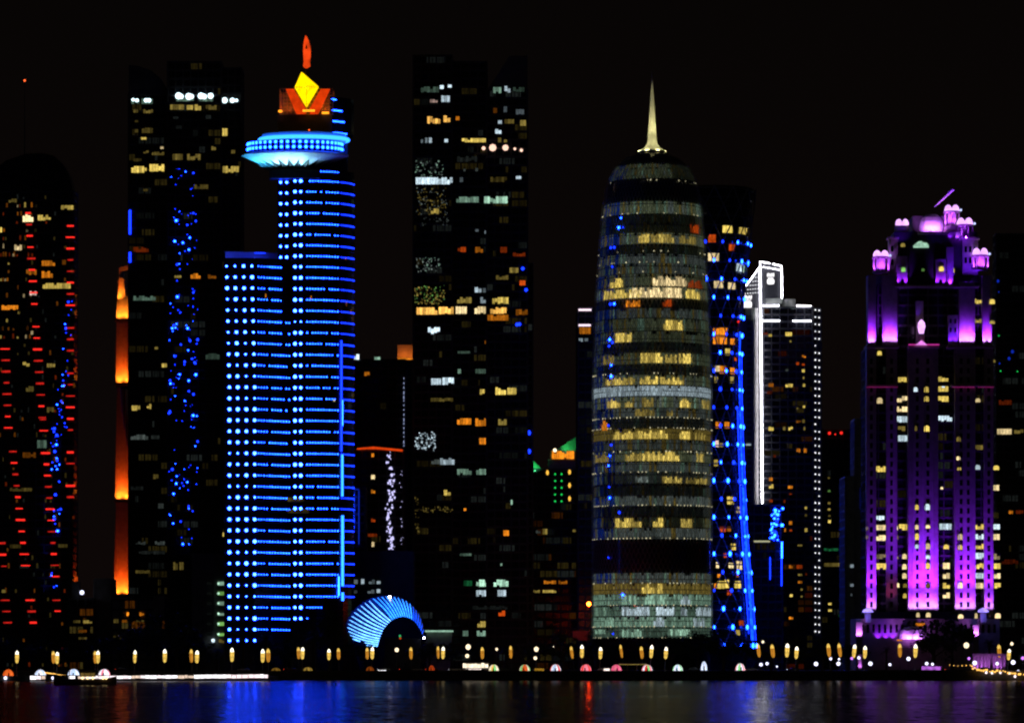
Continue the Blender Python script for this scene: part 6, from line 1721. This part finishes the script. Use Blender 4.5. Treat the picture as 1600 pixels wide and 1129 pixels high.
for px, Yq, f, lit, ph, p in ((190, 1525, 1, 't', 'dark car with red tail lights right of the white kiosks', 0), (380, 1530, -1, '', 'unlit pale car behind the quay light strip\'s right end', 3), (453, 1525, 1, 't', 'red car with glowing tail lights between the two dim yellow kiosks', 2), (600, 1525, -1, 'h', 'car with white headlights left below the pavilion mouth', 1), (634, 1525, 1, 't', 'dark car with red tail lights below the pavilion mouth', 0),
                               (650, 1529, 1, 't', 'grey car with red tail lights right of the pavilion mouth', 1), (675, 1525, 1, 't', 'red car with tail lights under the white canopy strip', 2), (711, 1525, -1, 'h', 'pale car with white headlights behind the coach\'s left end', 3), (791, 1529, 1, '', 'unlit dark car right of the cream and green kiosk', 0), (842, 1525, -1, '', 'unlit grey car between the orange and red kiosks', 1), (944, 1525, 1, '', 'unlit pale car between two pink kiosks', 3), (945, 1533, -1, 'h', 'dark car with white headlights passing behind a pale car', 0),
                               (1085, 1529, 1, '', 'unlit dark car right of the white and green kiosk', 0), (1175, 1525, 1, 't', 'pale car with tail lights right of the gored white kiosk', 3), (1240, 1525, -1, 'h', 'dark car with headlights below the white-edged tower', 0), (1467, 1525, -1, 'ht', 'grey car among the low purple lamps', 1), (1537, 1525, -1, 'h', 'car with headlights before the purple arcade', 1)):
    car(px, Yq, f, lit, ph, CP[p])

# purple arcade on the right and its planting lights
Ya = 1548
t = thing('arcade_wall', 'low arcade wall bathed in purple light near the right edge', 'arcade', (X(1540, Ya), Ya, GZ))
b = MB(); b.pbox(1520, 1572, 1022, 1046, Ya, 1.2, 2); b.build('wall', STONE, t)
for i in range(9):
    x = 1521 + i * 6.2
    b = MB(); b.tube([(X(x, Ya), Ya, GZ), P(x, 1024, Ya)], .3, 6); b.build('column', STONE, t)
b = MB(); b.pbox(1519, 1573, 1020.5, 1024, Ya, -.5, 2.2); b.build('cornice', STONE, t)
for x in (1524, 1533, 1541, 1556, 1563): spot(t, (X(x, Ya), Ya - 1.6, GZ + .3), P(x, 1032, Ya), 650, PK, 100)
t = thing('purple_planter', 'low planter of purple uplights at the foot of the large black tree', 'planter', (X(1452, 1520), 1520, GZ))
b = MB(); b.pbox(1440, 1470, 1040, 1046, 1520, 0, 1.5); b.build('box', CONC, t)
b = MB()
for i in range(14):
    x = 1442 + i * 2
    for k in range(5):
        a = random.uniform(0, 6.28)
        p = P(x, 1040, 1520.7)
        b.add([p, p + Vector((.12, 0, .1)), p + Vector((math.cos(a) * .5, math.sin(a) * .4, random.uniform(.5, 1.1)))], [(0, 1, 2)])
b.build('shrub', LEAF, t, kind='stuff')
for x in (1444, 1455, 1466): spot(t, P(x, 1045, 1518.4), P(x, 1040, 1520), 420, PK, 120)
t = thing('gate_post', 'slim post glowing violet at the foot of the left gate pier', 'post', (X(1344, 1530), 1530, GZ))
b = MB(); b.pbox(1341, 1346, 1024, 1046, 1530, 0, 1); b.build('post', STONE, t)
b = MB(); b.pbox(1340, 1347, 1022, 1023.8, 1530, -.2, 1.2); b.build('cap', STONE, t)
for x in (1342, 1345): spot(t, P(x, 1044, 1528.6), P(x, 1034, 1530), 420, PK, 100)

# string of warm bulbs along the curving quay on the right
t = thing('string_light', 'string of warm bulbs curving along the quay at the right edge', 'string light', (X(1560, 1504), 1504, GZ))
pts = [(1518, 1041), (1527, 1045), (1538, 1046.5), (1550, 1047.5), (1563, 1048.5), (1577, 1049.5), (1590, 1051), (1604, 1053)]
path = [P(x, y, 1499.2 - i * .2) for i, (x, y) in enumerate(pts)]
b = MB(); b.tube(path, .03, 4); b.build('cable', BLACK, t)
wb = MB(); wb.ball((0, 0, 0), .38, 7, 5)
WB = wb.mesh('bulb', emat('warm bulb', (255, 190, 90), 1.6, sample=True))
WB2 = bpy.data.meshes.new_from_object(bpy.data.objects.new('tmp', WB)); WB2.materials.clear(); WB2.materials.append(emat('white bulb', (255, 235, 240), 1.8, sample=True))
random.seed(6)
for i in range(24):
    f = i / 23 * (len(path) - 1.001); k = int(f); p = path[k].lerp(path[k + 1], f - k)
    inst('bulb', WB, t, p + Vector((random.uniform(-.3, .3), 0, random.uniform(-.35, .35))), 0, (random.uniform(.6, 1.2),) * 3)
for x, y in ((1541, 1050), (1550, 1050.5), (1563, 1050), (1577, 1051), (1586, 1056)): inst('bulb', WB2, t, P(x, y, 1498.8), 0, (1.2,) * 3)
for i in range(6): inst('bulb', WB, t, P(1484 + i * 6.4, 1038.5 + random.uniform(-.6, .8), 1503), 0, (random.uniform(.35, .6),) * 3)
t = thing('string_light', 'string of tiny warm bulbs sloping between two white dome kiosks', 'string light', (X(88, 1449), 1449, GZ))
path = [P(70, 1050, 1449), P(80, 1051.5, 1449), (P(92, 1053.3, 1449)), P(106, 1055.5, 1449)]
b = MB(); b.tube(path, .03, 4); b.build('cable', BLACK, t)
for i in range(20):
    f = i / 19 * 2.999; k = int(f); inst('bulb', WB, t, path[k].lerp(path[k + 1], f - k), 0, (random.uniform(.4, .75) * (1.5 if i in (5, 9) else 1),) * 3)

# quay light strip on the wall
t = thing('quay_light_strip', 'long white light strip along the edge of the low quay on the left', 'light strip', (X(235, 1445), 1444.6, 1.2))
QL = [emat('quay lamp', (255, 236, 240), 1.35, .25, .5, sample=True), emat('quay lamp', (255, 225, 200), .9, .3, .5, sample=True), emat('quay lamp', (255, 250, 255), 1.7, .2, .5, sample=True)]
x = 47.5
random.seed(19)
while x < 418:
    w = random.uniform(5, 12)
    big = x > 302
    if 68 < x < 106 or 117 < x < 119: x += 4; continue
    th = (5.4 if big else random.uniform(3.6, 5.0)) * K * 1445 / 2 * (1.25 if x < 68 else 1)
    dim = 285 < x < 300
    yc = 1058.0 - (x - 47) * .0065 + random.uniform(-.3, .3)
    b = MB(); b.box(X(x, 1445), X(min(x + w - .7, 418.5), 1445), 1444.55, 1444.8, Z(yc, 1445) - th, Z(yc, 1445) + th)
    b.build('light_bar', QL[1] if dim or (not big and random.random() < .25) else random.choice((QL[0], QL[2])), t)
    x += w
b = MB(); b.box(X(46, 1445), X(419, 1445), 1444.8, 1444.98, Z(1061.5, 1445), Z(1054.0, 1445)); b.build('bracket', BLACK, t)
for px, s in ((8.5, .6), (83, .6)): 
    o = thing('quay_lamp', 'tiny white lamp at the quay edge %s' % ('below the orange kiosk' if px < 50 else 'below the string of tiny bulbs'), 'lamp', P(px, 1058.5, 1444.5))
    b = MB(); b.ball(P(px, 1058.5, 1444.5), s, 8, 5); b.build('globe', GLOBE, o)
    b = MB(); b.box(X(px, 1445) - .1, X(px, 1445) + .1, 1444.5, 1444.98, Z(1058.5, 1445) - .1, Z(1058.5, 1445) + .1); b.build('bracket', BLACK, o)

# ------------------------------------------------------------------ dhow
Yb = 1150
t = thing('dhow', 'dark wooden dhow moored before the seawall with small yellow lamps', 'boat', (X(135, Yb), Yb, 0))
kk = K * Yb
b = MB()
secs = []
nS = 15
for i in range(nS):
    f = i / (nS - 1)
    px = 84 + 98 * f
    w = 2.3 * math.sin(PI * (0.06 + .90 * f)) ** .6
    sheer = 1.0 + 1.1 * (2 * f - 1) ** 2 + (.6 if f < .12 else 0)
    zk = -.6 + .9 * max(0, abs(2 * f - 1) - .75) * 4 * .6
    x = X(px, Yb)
    secs.append([(x, Yb - w, sheer), (x, Yb - w * .92, sheer * .45), (x, Yb - w * .5, zk + .2), (x, Yb, zk), (x, Yb + w * .5, zk + .2), (x, Yb + w * .92, sheer * .45), (x, Yb + w, sheer)])
vs = [p for s in secs for p in s]
b.add(vs, [(i * 7 + j, i * 7 + j + 1, i * 7 + 8 + j, i * 7 + 7 + j) for i in range(nS - 1) for j in range(6)] + [(i * 7 + 6, i * 7, i * 7 + 7, i * 7 + 13) for i in range(nS - 1)] + [tuple(range(7)), tuple((nS - 1) * 7 + j for j in range(6, -1, -1))])
b.build('hull', WOOD, t)
b = MB()
for sd in (0, 6): b.tube([Vector(s[sd]) + Vector((0, 0, .12)) for s in secs], .09, 5)
b.build('gunwale', WOOD, t, kind='stuff')
b = MB(); b.pbox(124, 150, 1046.5, 1047.6, Yb, -1.6, 1.6); b.build('cabin_roof', WOOD, t)
b = MB(); b.pbox(126, 149, 1050, 1056.5, Yb, -1.2, 1.2); b.build('cabin', pmat('cream cabin paint', (.4, .34, .2), .6), t)
CL = emat('cabin interior light', (150, 120, 60), .5, .4, .6)
for i in range(4): b = MB(); b.pbox(127 + i * 5.6, 131.6 + i * 5.6, 1050.8, 1055.2, Yb, -1.24, -1.19); b.build('cabin_window', CL, t)
for x in (125, 133, 141, 149):
    for dy in (-1.5, 1.5):
        b = MB(); b.tube([P(x, 1056, Yb + dy), P(x, 1047.6, Yb + dy)], .06, 5); b.build('post', WOOD, t)
b = MB(); b.tube([P(108, 1062, Yb), P(110, 1012, Yb)], [.12, .06], 6); b.build('mast', WOOD, t)
DL = MB(); DL.ball((0, 0, 0), .36, 8, 5)
DLm = DL.mesh('lamp', emat('dhow lamp', (255, 225, 150), 2.6, sample=True))
for x in (130.5, 138.3, 146.5, 162.5, 167.2): inst('lamp', DLm, t, P(x, 1058.5, Yb) + Vector((0, -2.55, 0)))
